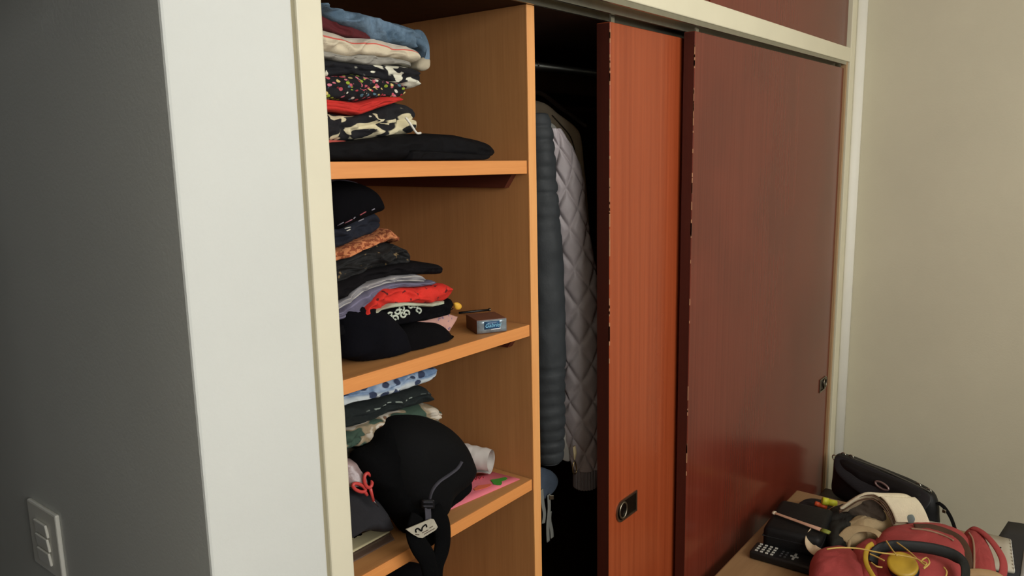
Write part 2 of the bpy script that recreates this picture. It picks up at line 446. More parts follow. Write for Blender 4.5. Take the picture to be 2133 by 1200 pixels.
# ------------------------------------------------------------------ sliding doors and track
def finger_pull(door, x0, x1, z0, z1, y, flip=1):
    """D-shaped recessed pull with a round lock"""
    cx = x0+(z1-z0)/2 if flip == 1 else x1-(z1-z0)/2; rr = (z1-z0)/2; cz = (z0+z1)/2
    def D(s, yy):
        r_ = rr*s; o = []
        for k in range(25):
            a = math.pi/2+math.pi*k/24; o.append(Vector((cx+flip*r_*math.cos(a), yy, cz+r_*math.sin(a))))
        e = (x1 if flip == 1 else x0)-flip*(1-s)*rr
        o.append(Vector((e, yy, cz-r_))); o.append(Vector((e, yy, cz+r_)))
        return o
    p = prism('finger_pull', D(.86, y-.0006), (0, .004, 0), m_darkmetal, door, label='recessed steel finger pull with round lock')
    a, b, c, d = D(1, y), D(1, y-.0035), D(.82, y-.0035), D(.82, y-.0008); n = len(a)
    v = [tuple(q) for L in (a, b, c, d) for q in L]; f = [(i*n+j, i*n+(j+1) % n, (i+1)*n+(j+1) % n, (i+1)*n+j) for i in range(3) for j in range(n)]
    mk('pull_rim', v, f, m_steel, p, smooth=False)
    ring = [(Vector((cx+flip*.004+.62*rr*math.cos(t), y-.003, cz+.72*rr*math.sin(t)))) for t in [2*math.pi*k/28 for k in range(29)]]
    v, f = tubevf(ring, .0028, 8, caps=False); mk('lock_ring', v, f, m_steel, p)
    prism('lock_core', [(cx+flip*.004+.5*rr*math.cos(t), y-.0022, cz+.6*rr*math.sin(t)) for t in [2*math.pi*k/24 for k in range(24)]], (0, .002, 0), mat('lock_black', '#0A0A0A', .3, 0, 1, 0, metal=.6), p)
d1 = empty('sliding_door', (2.27, .97, .02), 'orange-red wooden sliding closet door pushed half open beside the hanging clothes', 'door', 'sliding closet doors')
v, f = bevel(*boxvf(1.594, 2.95, .955, .991, .02, zz(.288)), .0015)
mk('door_panel', v, f, m_door, d1, smooth=False)
box('door_edge', 1.5932, 1.594, .9565, .9895, .022, zz(.286), m_door_edge, d1)
def worn_edge(d, x, y, z0, z1, seed, n):
    rn = random.Random(seed); v, f = [], []
    for k in range(n):
        z = z0+(z1-z0)*rn.random()**1.3; h = rn.uniform(.004, .045); w = rn.uniform(.0008, .0022)
        a, g = boxvf(x-.0004, x+w, y-.0004, y+w, z-h, z); f += [tuple(i+len(v) for i in q) for q in g]; v += a
    mk('worn_edge', v, f, mat('bare_wood', '#B98A66', .7, .15, 60, .2, 200), d, smooth=False)
worn_edge(d1, 1.5936, .9552, zz(.286), zz(-.5), 4, 26)
finger_pull(d1, 1.626, 1.732, zz(-.944), zz(-.886), .955)
d2 = empty('sliding_door', (2.6, .93, .02), 'dark red glossy sliding closet door closed against the cream wall', 'door', 'sliding closet doors')
v, f = bevel(*boxvf(1.946, 3.281, .9125, .944, .02, zz(.300)), .0015)
mk('door_panel', v, f, m_door2, d2, smooth=False)
box('door_edge', 1.9452, 1.946, .914, .9425, .022, zz(.298), m_door_edge, d2)
worn_edge(d2, 1.9456, .9127, zz(.298), zz(-.9), 8, 34)
finger_pull(d2, 3.165, 3.262, zz(-.985), zz(-.930), .9125, -1)
tr = empty('door_track', (2.0, .95, zz(.30)), 'aluminium top track carrying the sliding closet doors', 'track')
for a, b, c in ((.946, .9535, .3035), (.992, .9985, .2990), (.9035, .911, .312)):
    box('track_rail', .74, 3.28, a, b, zz(c), HB-.0005 if c > .3 else HB+.002, m_alu, tr)
for x, y in ((1.62, .962), (1.975, .918)):
    box('roller_bracket', x-.004, x+.012, y+.004, y+.008, zz(.275), zz(.312), m_alu, tr)

# ------------------------------------------------------------------ light switch on the hall side
XS = .498
ls = empty('light_switch', (XS, 1.43, zz(-.70)), 'white switch plate on the shaded side of the closet block', 'light switch')
v, f = bevel(*boxvf(XS-.008, XS-.0002, 1.37, 1.487, zz(-.706), zz(-.586)), .003); mk('plate', v, f, m_plastic_w, ls, smooth=False)
for k in range(3):
    z1 = zz(-.612-.026*k)
    v, f = bevel(*boxvf(XS-.0115, XS-.007, 1.405, 1.452, z1-.0245, z1), .0015)
    v = [(x-(.002 if zq > z1-.01 else 0), y, zq) for x, y, zq in v]
    mk('rocker', v, f, m_plastic_w, ls, smooth=False)

# ------------------------------------------------------------------ clothes, top shelf
def p_plain(N, uv, ob, base): return N.mix(N.noise(ob, 9, 3), base, tuple(c*.8 for c in base[:3])+(1,))
def p_denim(N, uv, ob, base):
    c = N.mix(N.step(N.noise(ob, 18, 4, .6), .5, .15), base, hx('#63788A'))
    return N.mix(N.math('MULTIPLY', N.step(N.noise(N.map(ob, (120, 120, 30)), 1, 2), .58, .1), .35), c, hx('#3C5064'))
def p_stripe(N, uv, ob, base):
    s = N.n('ShaderNodeSeparateXYZ', Vector=uv).outputs
    w = N.math('ADD', s[1], N.math('MULTIPLY', N.math('SUBTRACT', N.noise(ob, 12, 2), .5), .12))
    c = N.mix(N.step(w, .62, .03), base, hx('#B3A898'))
    c = N.mix(N.band(w, .6, .68, .02), c, hx('#C4584C'))
    return N.mix(N.step(w, .93, .03), c, hx('#E4D8CE'))
def p_bw(N, uv, ob, base, sc=(16, 16, 26), th=.56, white='#D8D0B8', seed=0.0):
    v = N.map(ob, sc, (seed, seed*2, 0))
    vz = N.n('ShaderNodeTexNoise', Vector=v, Scale=1.0, Detail=0.5, Distortion=1.8).outputs[0]
    c = N.mix(N.step(vz, th, .02), base, hx(white))
    d = N.n('ShaderNodeTexVoronoi', Vector=N.map(ob, (70, 70, 70)), Scale=1.0).outputs[0]
    dots = N.math('MULTIPLY', N.math('SUBTRACT', 1.0, N.step(d, .18, .03)), N.step(N.noise(ob, 22, 1), .56, .05))
    return N.mix(dots, c, hx('#BBB9A8'))
def p_floral(N, uv, ob, base):
    vv = N.n('ShaderNodeTexVoronoi', Vector=N.map(ob, (115, 115, 130)), Scale=1.0)
    d, c = vv.outputs[0], vv.outputs[1]
    s = N.n('ShaderNodeSeparateColor', Color=c).outputs
    r = N.n('ShaderNodeValToRGB', Fac=s[0]).outputs[0]; cr = r.node.color_ramp; cr.interpolation = 'CONSTANT'
    cols = ['#B8505C', '#C9C4B4', '#0B0B0E', '#A3343C', '#8CA02E', '#D0798A', '#0B0B0E', '#4C6C7A', '#C86A78', '#C8B070']
    while len(cr.elements) < len(cols): cr.elements.new(.5)
    for i, e in enumerate(cr.elements): e.position = i/len(cols); e.color = hx(cols[i])
    return N.mix(N.math('SUBTRACT', 1.0, N.step(d, .44, .05)), base, r)
def p_speck(c2, th=.62, sc=160):
    def g(N, uv, ob, base): return N.mix(N.step(N.noise(ob, sc, 1), th, .03), base, hx(c2))
    return g
def p_dash(c2):
    def g(N, uv, ob, base):
        s = N.n('ShaderNodeSeparateXYZ', Vector=uv).outputs
        ln = N.band(s[1], .66, .72, .015); dash = N.step(N.math('FRACT', N.math('MULTIPLY', s[0], 55.0)), .45, .05)
        return N.mix(N.math('MULTIPLY', N.math('MULTIPLY', ln, dash), N.step(N.noise(ob, 18, 1), .5, .05)), base, hx(c2))
    return g
BLK = '#121214'
k1 = empty('puffer_jacket', (1.1, 1.15, S1), 'black padded jacket lying flat at the bottom of the top shelf pile', 'jacket')
pl = lambda L, y: [U(a, b, y=y) for a, b in L]
mblk = mat('black_nylon', '#0C0B0D', .8, .15, 12, .2, 120, spec=.12)
mblk2 = mat('black_cotton', '#0A090C', .95, .2, 14, .3, 200, spec=.08)
folded('body', [(688, 296), (760, 292), (850, 279), (900, 277), (960, 281), (1005, 291), (1035, 305), (1046, 317)], [(688, 334), (900, 334), (1000, 333), (1030, 328), (1046, 319)], 1.035, .42, mblk, 1, .05, .0018, 3, parent=k1)
folded('lower_flap', [(820, 322), (870, 312), (960, 318), (1010, 322), (1035, 322)], [(820, 334), (960, 334), (1015, 333), (1035, 327)], 1.022, .10, mblk, 1, .04, .001, 4, x0=1.02, parent=k1)
g2 = empty('sweatshirt', (1.0, 1.2, zz(.02)), 'black sweatshirt with cream print and a white drawstring, under the red cloth', 'clothing')
folded('body', [(682, 232), (740, 240), (790, 228), (830, 210), (855, 214), (876, 226)], [(685, 296), (760, 291), (860, 280), (876, 277)], 1.05, .40, mat('black_cream_print', '#131216', .9, .1, 20, .25, 220, pat=lambda *a: p_bw(*a, sc=(15, 15, 26), th=.55, white='#C9BE9C', seed=1.3)), 2, .02, .004, 7, parent=g2)
tube('drawstring', [U(845, 245, y=1.04), U(852, 254, y=1.036), U(860, 266, y=1.036), U(868, 277, y=1.038), U(876, 277, y=1.045)], .0022, mat('white_cord', '#D8D4C8', .9, 0), g2, n=20)
m_coral = mat('coral_knit', '#A8483E', .9, .1, 20, .3, 200)
folded('tank_top', [(684, 291), (720, 293), (742, 296)], [(684, 301), (720, 299), (742, 297)], 1.046, .2, m_coral, 1, .03, .001, 2, label='coral cloth corner poking out above the black padded jacket', cat='clothing')
folded('red_shirt', [(681, 206), (750, 213), (800, 201), (838, 202), (846, 208)], [(681, 229), (720, 234), (752, 240), (790, 227), (830, 211), (846, 212)], 1.045, .40, mat('red_jersey', '#B8271F', .85, .1, 25, .25, 220), 3, .02, .002, 11, label='bright red folded shirt in the middle of the top shelf pile', cat='clothing')
folded('floral_top', [(678, 158), (740, 150), (800, 163), (850, 176)], [(681, 206), (750, 213), (800, 201), (838, 202), (852, 200)], 1.045, .40, mat('floral_print', '#0C0C10', .9, .05, 20, .25, 220, pat=p_floral), 2, .025, .003, 13, label='black top with small multicoloured flower print above the red shirt', cat='clothing')
folded('printed_dress', [(676, 122), (750, 133), (830, 134), (866, 140), (878, 160)], [(678, 162), (740, 153), (800, 166), (850, 182), (878, 186)], 1.05, .40, mat('black_white_print', '#0E0E14', .9, .1, 20, .25, 220, pat=lambda *a: p_bw(*a, sc=(18, 18, 30), th=.555, white='#D6D2BE', seed=5.1)), 2, .02, .004, 17, label='black folded dress with big white shapes above the flower print', cat='clothing')
folded('grey_shirt', [(675, 104), (720, 117), (750, 111), (800, 116), (870, 130)], [(676, 121), (720, 129), (790, 136), (835, 132), (868, 141)], 1.05, .40, mat('grey_jersey', '#8E8A80', .9, .1, 20, .25, 220), 2, .02, .003, 19, label='thin grey folded shirt beneath the cream striped one', cat='clothing')
folded('striped_sweater', [(672, 57), (730, 77), (790, 80), (850, 95), (880, 107)], [(674, 106), (735, 119), (760, 111), (840, 122), (879, 133)], 1.04, .42, mat('cream_red_stripe', '#C9BCA2', .9, .06, 20, .25, 220, pat=p_stripe), 1, .022, .004, 23, label='cream folded sweater with one thin red stripe', cat='clothing')
folded('maroon_sweater', [(671, 24), (700, 40), (760, 60), (779, 76)], [(672, 57), (735, 77), (780, 84)], 1.05, .40, mat('maroon_knit', '#4E1418', .9, .15, 20, .35, 160), 1, .03, .003, 29, label='dark maroon folded sweater tucked below the denim jacket', cat='clothing')
dj = empty('denim_jacket', (1.0, 1.2, zz(.2)), 'faded blue denim jacket on top of the top shelf pile', 'jacket')
m_den = mat('denim', '#485C6C', .9, .12, 14, .35, 240, pat=p_denim)
folded('body', [(670, 9), (720, 18), (800, 37), (860, 52), (880, 64), (888, 84)], [(671, 25), (700, 42), (760, 64), (790, 84), (850, 92), (888, 104)], 1.045, .42, m_den, 1, .03, .006, 31, parent=dj)
sl = pillow('sleeve', pl([(850, 66), (876, 64), (889, 90), (890, 120), (888, 140), (876, 138), (878, 110), (862, 90)], 1.06), (0, -1, 0), .012, .05, m_den, dj, wr=.003, ws=30, centre=U(880, 98, y=1.06))
pillow('cuff', pl([(873, 122), (890, 120), (892, 132), (888, 144), (876, 148), (866, 140)], 1.058), (0, -1, 0), .012, .04, mat('cream_lining', '#A79C86', .9, .1), sl, wr=.002, ws=40)

# ------------------------------------------------------------------ clothes, middle shelf
def pillow_px(name, L, y, tf, tb, m, parent=None, **k): return pillow(name, pl(L, y), (0, -1, 0), tf, tb, m, parent, **k)
hc = empty('knit_cap', (.95, 1.2, zz(-.12)), 'black rounded cap with thin grey edging on top of the middle shelf pile', 'cap')
CAP = [(690, 378), (715, 377), (742, 383), (764, 398), (777, 418), (781, 437), (760, 446), (735, 456), (700, 470), (670, 480), (650, 430), (665, 390)]
crown = pillow_px('crown', CAP, 1.13, .06, .09, mblk2, hc, wr=.003, p=3)
tube('piping', [U(a, b, y=1.129) for a, b in CAP[:6]], .0026, mat('lilac_piping', '#5A505C', .8, 0), hc, n=30)
hn = empty('navy_shorts', (.95, 1.2, zz(-.17)), 'dark navy shorts with small white and pink marks below the black cap', 'clothing')
nvb = folded('body', [(700, 470), (740, 456), (770, 442), (785, 440), (803, 462)], [(704, 523), (740, 504), (785, 489), (803, 472)], 1.10, .38, mat('navy_cotton', '#10131F', .9, .2, 14, .3, 200), 2, .02, .004, 37, parent=hn)
for i, (a, b, c, d, cc) in enumerate(((703, 470, 716, 463, '#7A7480'), (718, 465, 734, 457, '#8A5A64'), (736, 456, 740, 452, '#8A8490'), (750, 448, 762, 441, '#9A4A50'), (774, 438, 780, 435, '#8A8490'), (718, 476, 730, 473, '#B8B4A8'), (722, 481, 729, 478, '#C8C4B8'), (746, 461, 757, 456, '#98949A'))):
    q = [S([crown, nvb], x_, y_, .0012) for x_, y_ in ((a, b), ((a+c)/2, (b+d)/2), (c, d))]
    if None not in q: tube('print_mark', q, .0017, mat('mark'+cc, cc, .9, 0, 1, 0), hn, seg=6, flat=.6)
m_lace_o = mat('brown_lace', '#8E4A2C', .9, .1, 20, .5, 400, pat=p_speck('#C07A4E', .5, 130))
folded('lace_blouse', [(704, 526), (740, 506), (790, 489), (808, 475), (818, 480), (830, 502)], [(705, 546), (745, 526), (795, 506), (815, 499), (830, 510)], 1.09, .36, m_lace_o, 2, .015, .004, 41, label='rust orange lace blouse in the middle shelf pile under the navy shorts', cat='clothing')
folded('beaded_top', [(705, 549), (745, 528), (795, 508), (830, 507), (848, 520), (863, 540)], [(706, 592), (780, 562), (863, 549)], 1.09, .36, mat('black_gold', '#0F0E0E', .8, .2, 20, .5, 160, pat=p_speck('#6E5A3C', .69, 90)), 4, .02, .006, 43, label='black crumpled top with tiny gold specks below the rust lace', cat='clothing')
folded('black_trousers', [(706, 591), (780, 561), (870, 546), (918, 551), (931, 564)], [(710, 630), (760, 590), (820, 574), (890, 573), (931, 572)], 1.08, .36, mat('black_twill', '#121012', .95, .15, 14, .3, 240, spec=.1), 2, .022, .003, 47, label='long black folded trousers lying over the grey shirts', cat='clothing')
def p_lstripe(c2):
    def g(N, uv, ob, base):
        s = N.n('ShaderNodeSeparateXYZ', Vector=uv).outputs
        w = N.math('FRACT', N.math('MULTIPLY', s[1], 2.0)); return N.mix(N.band(w, .35, .55, .08), base, hx(c2))
    return g
folded('grey_tee', [(709, 632), (760, 592), (820, 576), (865, 571), (883, 574), (890, 584)], [(712, 645), (765, 606), (825, 588), (870, 589), (890, 592)], 1.075, .34, mat('grey_cotton', '#7E7B7E', .9, .1, 20, .3, 200, pat=p_lstripe('#A7A29C')), 3, .02, .003, 53, label='light grey folded tee shirt under the black trousers', cat='clothing')
folded('lilac_shirt', [(712, 646), (765, 606), (825, 588), (870, 589), (898, 584), (911, 583)], [(757, 657), (790, 617), (812, 602), (880, 597), (912, 592)], 1.07, .34, mat('lilac_grey', '#5A5669', .9, .1, 20, .3, 200, pat=p_lstripe('#77738A')), 3, .02, .003, 59, label='lilac grey folded shirt resting on the bright red one', cat='clothing')
rs = empty('red_polka_shirt', (1.0, 1.2, zz(-.31)), 'bright red shirt with dark specks in the middle shelf pile', 'clothing')
folded('body', [(757, 652), (790, 617), (812, 601), (870, 601), (905, 596), (935, 590), (949, 600)], [(757, 658), (790, 649), (815, 635), (845, 632), (900, 633), (938, 628), (950, 612)], 1.06, .34, mat('red_specks', '#C8281C', .85, .08, 20, .25, 200, pat=p_speck('#5A1010', .68, 75)), 1, .035, .004, 61, x0=.90, parent=rs)
lb = empty('lace_print_shirt', (1.0, 1.2, zz(-.35)), 'black shirt with white looping lace and mint hem under the red specks', 'clothing')
lsb = folded('body', [(757, 668), (800, 650), (845, 638), (900, 637), (940, 629), (955, 613)], [(757, 690), (800, 685), (860, 676), (920, 664), (957, 650)], 1.065, .32, mblk2, 1, .03, .003, 67, parent=lb)
folded('hem', [(757, 657), (790, 647), (815, 634), (845, 631), (900, 633), (938, 627)], [(757, 662), (800, 645), (845, 637), (900, 640), (938, 631)], 1.058, .3, mat('mint_hem', '#A9AE98', .9, .08), 1, .02, .002, 71, x0=.90, parent=lb)
rnd = random.Random(5)
for k in range(11):
    cx, cy = 802+6.6*k+rnd.uniform(-3, 3), 662-2.2*k+rnd.uniform(-9, 9)
    a0 = rnd.uniform(0, 6); pts = []
    for j in range(9):
        t = a0+j*.75; pts.append(U(cx+(3+j*.45)*math.cos(t), cy+(3+j*.5)*math.sin(t)*.9, y=1.056+.0008*(j % 3)))
    pts = [S(lsb, cx+(3+j*.45)*math.cos(a0+j*.75), cy+(3+j*.5)*math.sin(a0+j*.75)*.9, .0016) for j in range(9)]
    pts = [q for q in pts if q is not None and q.y < 1.11]
    if len(pts) > 4: tube('lace_loop', pts, .0021, mat('lace_white', '#B9BFB0', .9, .05), lb, n=32, seg=6)
pillow_px('tee_shirt', [(705, 655), (725, 642), (760, 636), (798, 652), (826, 684), (842, 716), (843, 736), (820, 746), (790, 752), (745, 753), (720, 746), (700, 735)], 1.085, .05, .12, mat('black_jersey', '#0B0B10', .95, .25, 10, .3, 200, spec=.08), wr=.004, ws=18, p=3, zmin=S2+.002, label='black crumpled tee shirt at the left front of the middle shelf', cat='clothing')
pillow_px('leggings', [(815, 700), (845, 680), (872, 672), (902, 673), (924, 684), (936, 699), (938, 708), (931, 717), (900, 726), (862, 735), (830, 742), (800, 735)], 1.075, .035, .1, mat('black_knit', '#0A090B', .95, .25, 10, .4, 140, spec=.08), wr=.005, ws=22, p=3, zmin=S2+.002, label='black rolled leggings at the front of the middle shelf beside the tee', cat='clothing')
bn = sheet('banknote', U(858, 668, y=1.085), U(937, 690, y=1.075), U(953, 660, y=1.09), U(880, 646, y=1.10), mat('pink_note', '#B98C80', .8, .08, 30, .1, 200, pat=p_speck('#7C6478', .64, 90)), th=.001, wr=.006, ws=24, label='crumpled pinkish banknote beside the black leggings', cat='banknote')
bead = empty('yellow_button', U(953, 638, y=1.07), 'small round yellow button by the pile near the little box', 'button')
pillow_px('disc', [(946, 632), (953, 630), (959, 634), (960, 640), (956, 645), (949, 644)], 1.07, .006, .006, mat('yellow_plastic', '#D9A63A', .5, .05), bead)
tube('thread', [U(944, 642, y=1.072), U(938, 646, y=1.074), U(930, 640, y=1.075)], .001, mblk2, bead, n=8, seg=5)
# small box with blue printed front
bx = empty('small_box', (1.23, 1.05, S2), 'small silver and blue printed card box on the middle shelf', 'box')
BL, BR = U(993.6, 696.5, z=-.3695), U(1055, 690, z=-.3695); ex = (BR-BL); w_ = ex.length; ex.normalize(); ey = Vector((-ex.y, ex.x, 0))
hb = .029; db = .072
cB = (BL+BR)/2+ey*db/2+Vector((0, 0, hb/2))
obox('carton', cB, ex*w_/2, ey*db/2, Vector((0, 0, hb/2)), mat('brown_card', '#6E4434', .45, .15, 40, .05, 200, spec=.5), bx, bev=.0008)
sheet('front_label', BL-ey*.0006+Vector((0, 0, .001)), BR-ey*.0006+Vector((0, 0, .001)), BR-ey*.0006+Vector((0, 0, hb-.001)), BL-ey*.0006+Vector((0, 0, hb-.001)), mat('silver_print', '#8D98A0', .3, .3, 60, .05, 200, metal=.5), bx, th=.0006, n=4)
o1 = BL-ey*.0012
sheet('blue_panel', o1+ex*.016+Vector((0, 0, .0085)), o1+ex*.05+Vector((0, 0, .0085)), o1+ex*.05+Vector((0, 0, .025)), o1+ex*.016+Vector((0, 0, .025)), mat('blue_print', '#2B4E70', .35, .15, 60, 0), bx, th=.0006, n=3)
text('lettering', 'Gabriel', o1-ey*.0006+ex*.0165+Vector((0, 0, .0125)), ex, (0, 0, 1), .0118, mat('cyan_print', '#7FC0DE', .4, 0, 1, 0), bx, shear=.35)
sheet('white_line', o1-ey*.0006+ex*.03+Vector((0, 0, .0065)), o1-ey*.0006+ex*.052+Vector((0, 0, .0075)), o1-ey*.0006+ex*.052+Vector((0, 0, .0095)), o1-ey*.0006+ex*.03+Vector((0, 0, .0085)), mat('white_print', '#D8D8DC', .5, 0, 1, 0), bx, th=.0004, n=2)
tB = cB+Vector((0, 0, hb/2+.004))
pe = empty('thin_pen', tB+ey*.02, 'thin black stick lying across the small printed box', 'stick')
pa, pb = U(956, 652, z=-.336), U(1018, 645.5, z=-.336)
tube('shaft', [pa, (pa+pb)/2, pb], .0026, mat('pen_black', '#0C0B0A', .4, 0), pe, seg=8)
tube('tip', [pb, pb+(pb-pa).normalized()*.004], .0036, m_steel, pe, seg=8)

# ------------------------------------------------------------------ lower shelf
def p_blue(N, uv, ob, base):
    v = N.map(ob, (34, 34, 44))
    d = N.n('ShaderNodeTexVoronoi', Vector=v, Scale=1.0).outputs[0]
    c = N.mix(N.step(N.noise(ob, 24, 3), .5, .1), base, hx('#9FAEC0'))
    s = N.n('ShaderNodeSeparateXYZ', Vector=uv).outputs
    c = N.mix(N.math('SUBTRACT', 1.0, N.step(s[1], .4, .12)), c, hx('#B9BFC0'))
    return N.mix(N.math('SUBTRACT', 1.0, N.step(d, .33, .04)), c, hx('#2F3850'))
folded('blue_blanket', [(722, 815), (800, 793), (860, 775), (900, 768), (919, 766)], [(722, 848), (760, 838), (800, 828), (850, 815), (895, 797), (919, 778)], 1.06, .38, mat('blue_print_cloth', '#5E7694', .9, .06, 20, .3, 200, pat=p_blue), 2, .02, .003, 73, label='pale blue patterned cloth pressed up under the middle shelf', cat='clothing')
folded('dark_green_trousers', [(722, 850), (760, 840), (800, 830), (850, 817), (890, 806), (915, 824)], [(724, 895), (780, 876), (830, 858), (880, 847), (915, 836)], 1.06, .38, mat('bottle_green', '#0C1414', .9, .2, 14, .3, 200, pat=p_dash('#7C847C')), 2, .03, .004, 79, label='blackish green folded trousers with dashed stitching below the blue cloth', cat='clothing')
def p_camo(N, uv, ob, base):
    n = N.n('ShaderNodeTexNoise', Vector=N.map(ob, (16, 16, 22)), Scale=1.0, Detail=1.0, Distortion=.8).outputs[0]
    c = N.mix(N.step(n, .47, .02), hx('#33463A'), hx('#8C7B62'))
    c = N.mix(N.step(n, .53, .02), c, base)
    return N.mix(N.step(n, .64, .02), c, hx('#7A5A46'))
m_camo = mat('camouflage', '#BDB3A4', .9, .08, 20, .3, 200, pat=p_camo)
folded('camouflage_shirt', [(724, 897), (780, 878), (830, 860), (880, 845), (905, 846), (931, 857)], [(726, 940), (800, 930), (880, 910), (931, 866)], 1.06, .36, m_camo, 2, .025, .004, 83, label='tan and green camouflage shirt behind the black backpack', cat='clothing')
folded('camouflage_trousers', [(726, 942), (800, 920), (880, 880), (905, 868), (930, 880), (952, 910)], [(726, 1040), (800, 1030), (880, 1000), (952, 975)], 1.10, .34, mat('camouflage_dark', '#A9A398', .9, .08, 20, .3, 200, pat=p_camo), 3, .03, .005, 89, label='camouflage trousers folded below the camouflage shirt', cat='clothing')

# pink greeting card with paper hearts
pc = empty('greeting_card', U(1000, 1020, z=-.728), 'pink card with a green and an orange heart on the lower shelf', 'card')
za = -.7285; c1_, c2_, c3_ = U(918, 1070, z=za), U(1083, 998.5, z=za), U(1014, 980.5, z=za); c4_ = c1_+(c3_-c2_)
sheet('card', c1_, c2_, c3_, c4_, mat('pink_card', '#D9707E', .7, .04, 12, .05, 200), pc, th=.002, n=4)
def flat_px(name, L, z, m, parent, d=.0006): return prism(name, [U(a, b, z=z) for a, b in L], (0, 0, d), m, parent)
flat_px('green_heart', [(1022, 1000), (1040, 997), (1053, 994), (1057, 997), (1054, 1000), (1045, 1003), (1046, 1007), (1043, 1011), (1036, 1011), (1028, 1009)], za+.0016, mat('green_paper', '#3C8A2C', .7, 0), pc)
flat_px('orange_heart', [(986, 1019), (996, 1012), (1010, 1010), (1022, 1008), (1024, 1011), (1014, 1016), (1000, 1020), (990, 1022)], za+.0016, mat('orange_paper', '#D8694A', .7, 0), pc)
tube('red_lettering', [U(a, b, z=za+.0016) for a, b in ((978, 1004), (981, 998), (985, 1003), (988, 995), (993, 1000), (996, 992), (1000, 998), (1004, 993), (1009, 995))], .0011, mat('red_ink', '#B8404E', .7, 0), pc, n=40, seg=5)
# rolled white paper
rp = empty('paper_roll', U(1000, 985, z=-.727), 'loosely rolled white paper resting behind the black backpack', 'paper roll')
A_, B_ = Vector((1.262, 1.20, zz(-.688))), Vector((1.296, 1.093, zz(-.692)))
ax_ = (B_-A_).normalized(); e1 = ax_.cross(Vector((0, 0, 1))).normalized(); e2 = e1.cross(ax_)
v, f, uvs = [], [], []
nA, nT = 24, 54
for i in range(nA+1):
    for j in range(nT+1):
        t = j/nT*3.1*math.pi; r_ = .020+.010*j/nT+.002*nz((i*.2, j*.1, 0), 2)
        r_ *= (1.15-.25*i/nA)
        q = A_+(B_-A_)*(i/nA*1.06-.03)+e1*r_*math.cos(t+2)+e2*(r_*1.12)*math.sin(t+2); v.append(tuple(q))
for i in range(nA):
    for j in range(nT): q = i*(nT+1)+j; f.append((q, q+1, q+nT+2, q+nT+1))
mk('sheet', v, f, mat('white_paper', '#C9C2BC', .7, .03, 12, .05, 60), rp)

# backpack hanging over the shelf front
bp = empty('backpack', (1.0, 1.05, S3), 'black backpack slumped over the edge of the lower shelf', 'backpack')
m_bp = mat('backpack_nylon', '#070708', .85, .12, 10, .25, 160, spec=.14)
m_bp2 = mat('backpack_mesh', '#060607', .95, .15, 10, .4, 300, spec=.08)
def bpc(x, y, z):
    if z < S3+.002 and y > .998:
        if y > 1.03: return (x, y, S3+.002)
        return (x, .998, z)
    return (x, y, z)
m_pip = mat('grey_webbing', '#3A3840', .8, .1, 40, .3, 400)
bpm = pillow_px('main_body', [(800, 892), (822, 872), (850, 866), (885, 868), (918, 886), (944, 915), (960, 950), (964, 972), (948, 1000), (915, 1025), (895, 1050), (885, 1080), (868, 1090), (835, 1075), (805, 1045), (785, 1010), (780, 960), (786, 920)], 1.05, .085, .14, m_bp, bp, wr=.004, ws=11, p=3.2, clamp=bpc)
bpk = pillow_px('back_panel', [(742, 945), (775, 925), (800, 892), (830, 900), (850, 980), (870, 1070), (880, 1110), (862, 1130), (835, 1095), (800, 1060), (765, 1015), (744, 985)], 1.045, .05, .05, m_bp2, bp, wr=.005, ws=16, p=3, clamp=bpc)
bps = pillow_px('side_pocket', [(905, 1030), (930, 1008), (955, 985), (966, 972), (973, 995), (972, 1014), (955, 1034), (934, 1048), (912, 1066), (895, 1075), (890, 1055)], 1.015, .03, .05, m_bp2, bp, wr=.003, ws=24, p=3, clamp=bpc)
tube('piping', SL([bpm, bpk, bps], ((961, 962), (952, 976), (934, 990), (914, 1004), (900, 1022), (893, 1045)), .002), .0045, m_pip, bp, n=30, flat=.5)
bk = obox('buckle', U(891, 1050, y=.966), RT*.0105, (0, .004, 0), (0, 0, .009), mat('buckle_plastic', '#17171A', .35, 0, 1, 0), bp, bev=.002)
for dz in (-.004, .004): obox('bar', U(891, 1050, y=.961)+Vector((0, 0, dz)), RT*.0085, (0, .0015, 0), (0, 0, .0012), mat('buckle_grey', '#3A3A40', .35, 0, 1, 0), bk)
def strap(name, L, w, th, m, parent, upv=(0, -1, 0), n=30): return tube(name, [U(a, b, y=q) for a, b, q in L], w, m, parent, seg=14, flat=th/w, upv=Vector(upv), n=n)
strap('shoulder_strap', [(900, 1062, .975), (916, 1085, .972), (922, 1110, .970), (920, 1145, .968), (908, 1180, .968), (905, 1215, .968), (908, 1260, .97)], .021, .008, m_bp2, bp)
strap('shoulder_strap', [(868, 1075, .975), (862, 1105, .968), (872, 1135, .964), (888, 1160, .962), (896, 1190, .962), (900, 1230, .964)], .019, .008, m_bp2, bp)
strap('webbing', [(891, 1056, .968), (892, 1075, .966), (892, 1092, .965)], .008, .002, m_pip, bp)
PT = [(846, 1103), (872, 1092), (898, 1081), (904, 1082), (912, 1098), (908, 1104), (880, 1121), (872, 1120), (858, 1112)]
ptc = prism('label_patch', [U(a, b, y=.950+.00012*(a-846)) for a, b in PT], (0, .002, 0), mat('patch_grey', '#A39C8C', .8, .12, 60, .1, 200), bp, label='grey label patch with a black M mark')
tube('m_mark', [U(a, b, y=.9485+.00012*(a-846)) for a, b in ((867, 1109), (866, 1104), (871, 1101), (878, 1106), (880, 1099), (887, 1093), (889, 1098))], .0013, mblk2, ptc, n=24, seg=6)
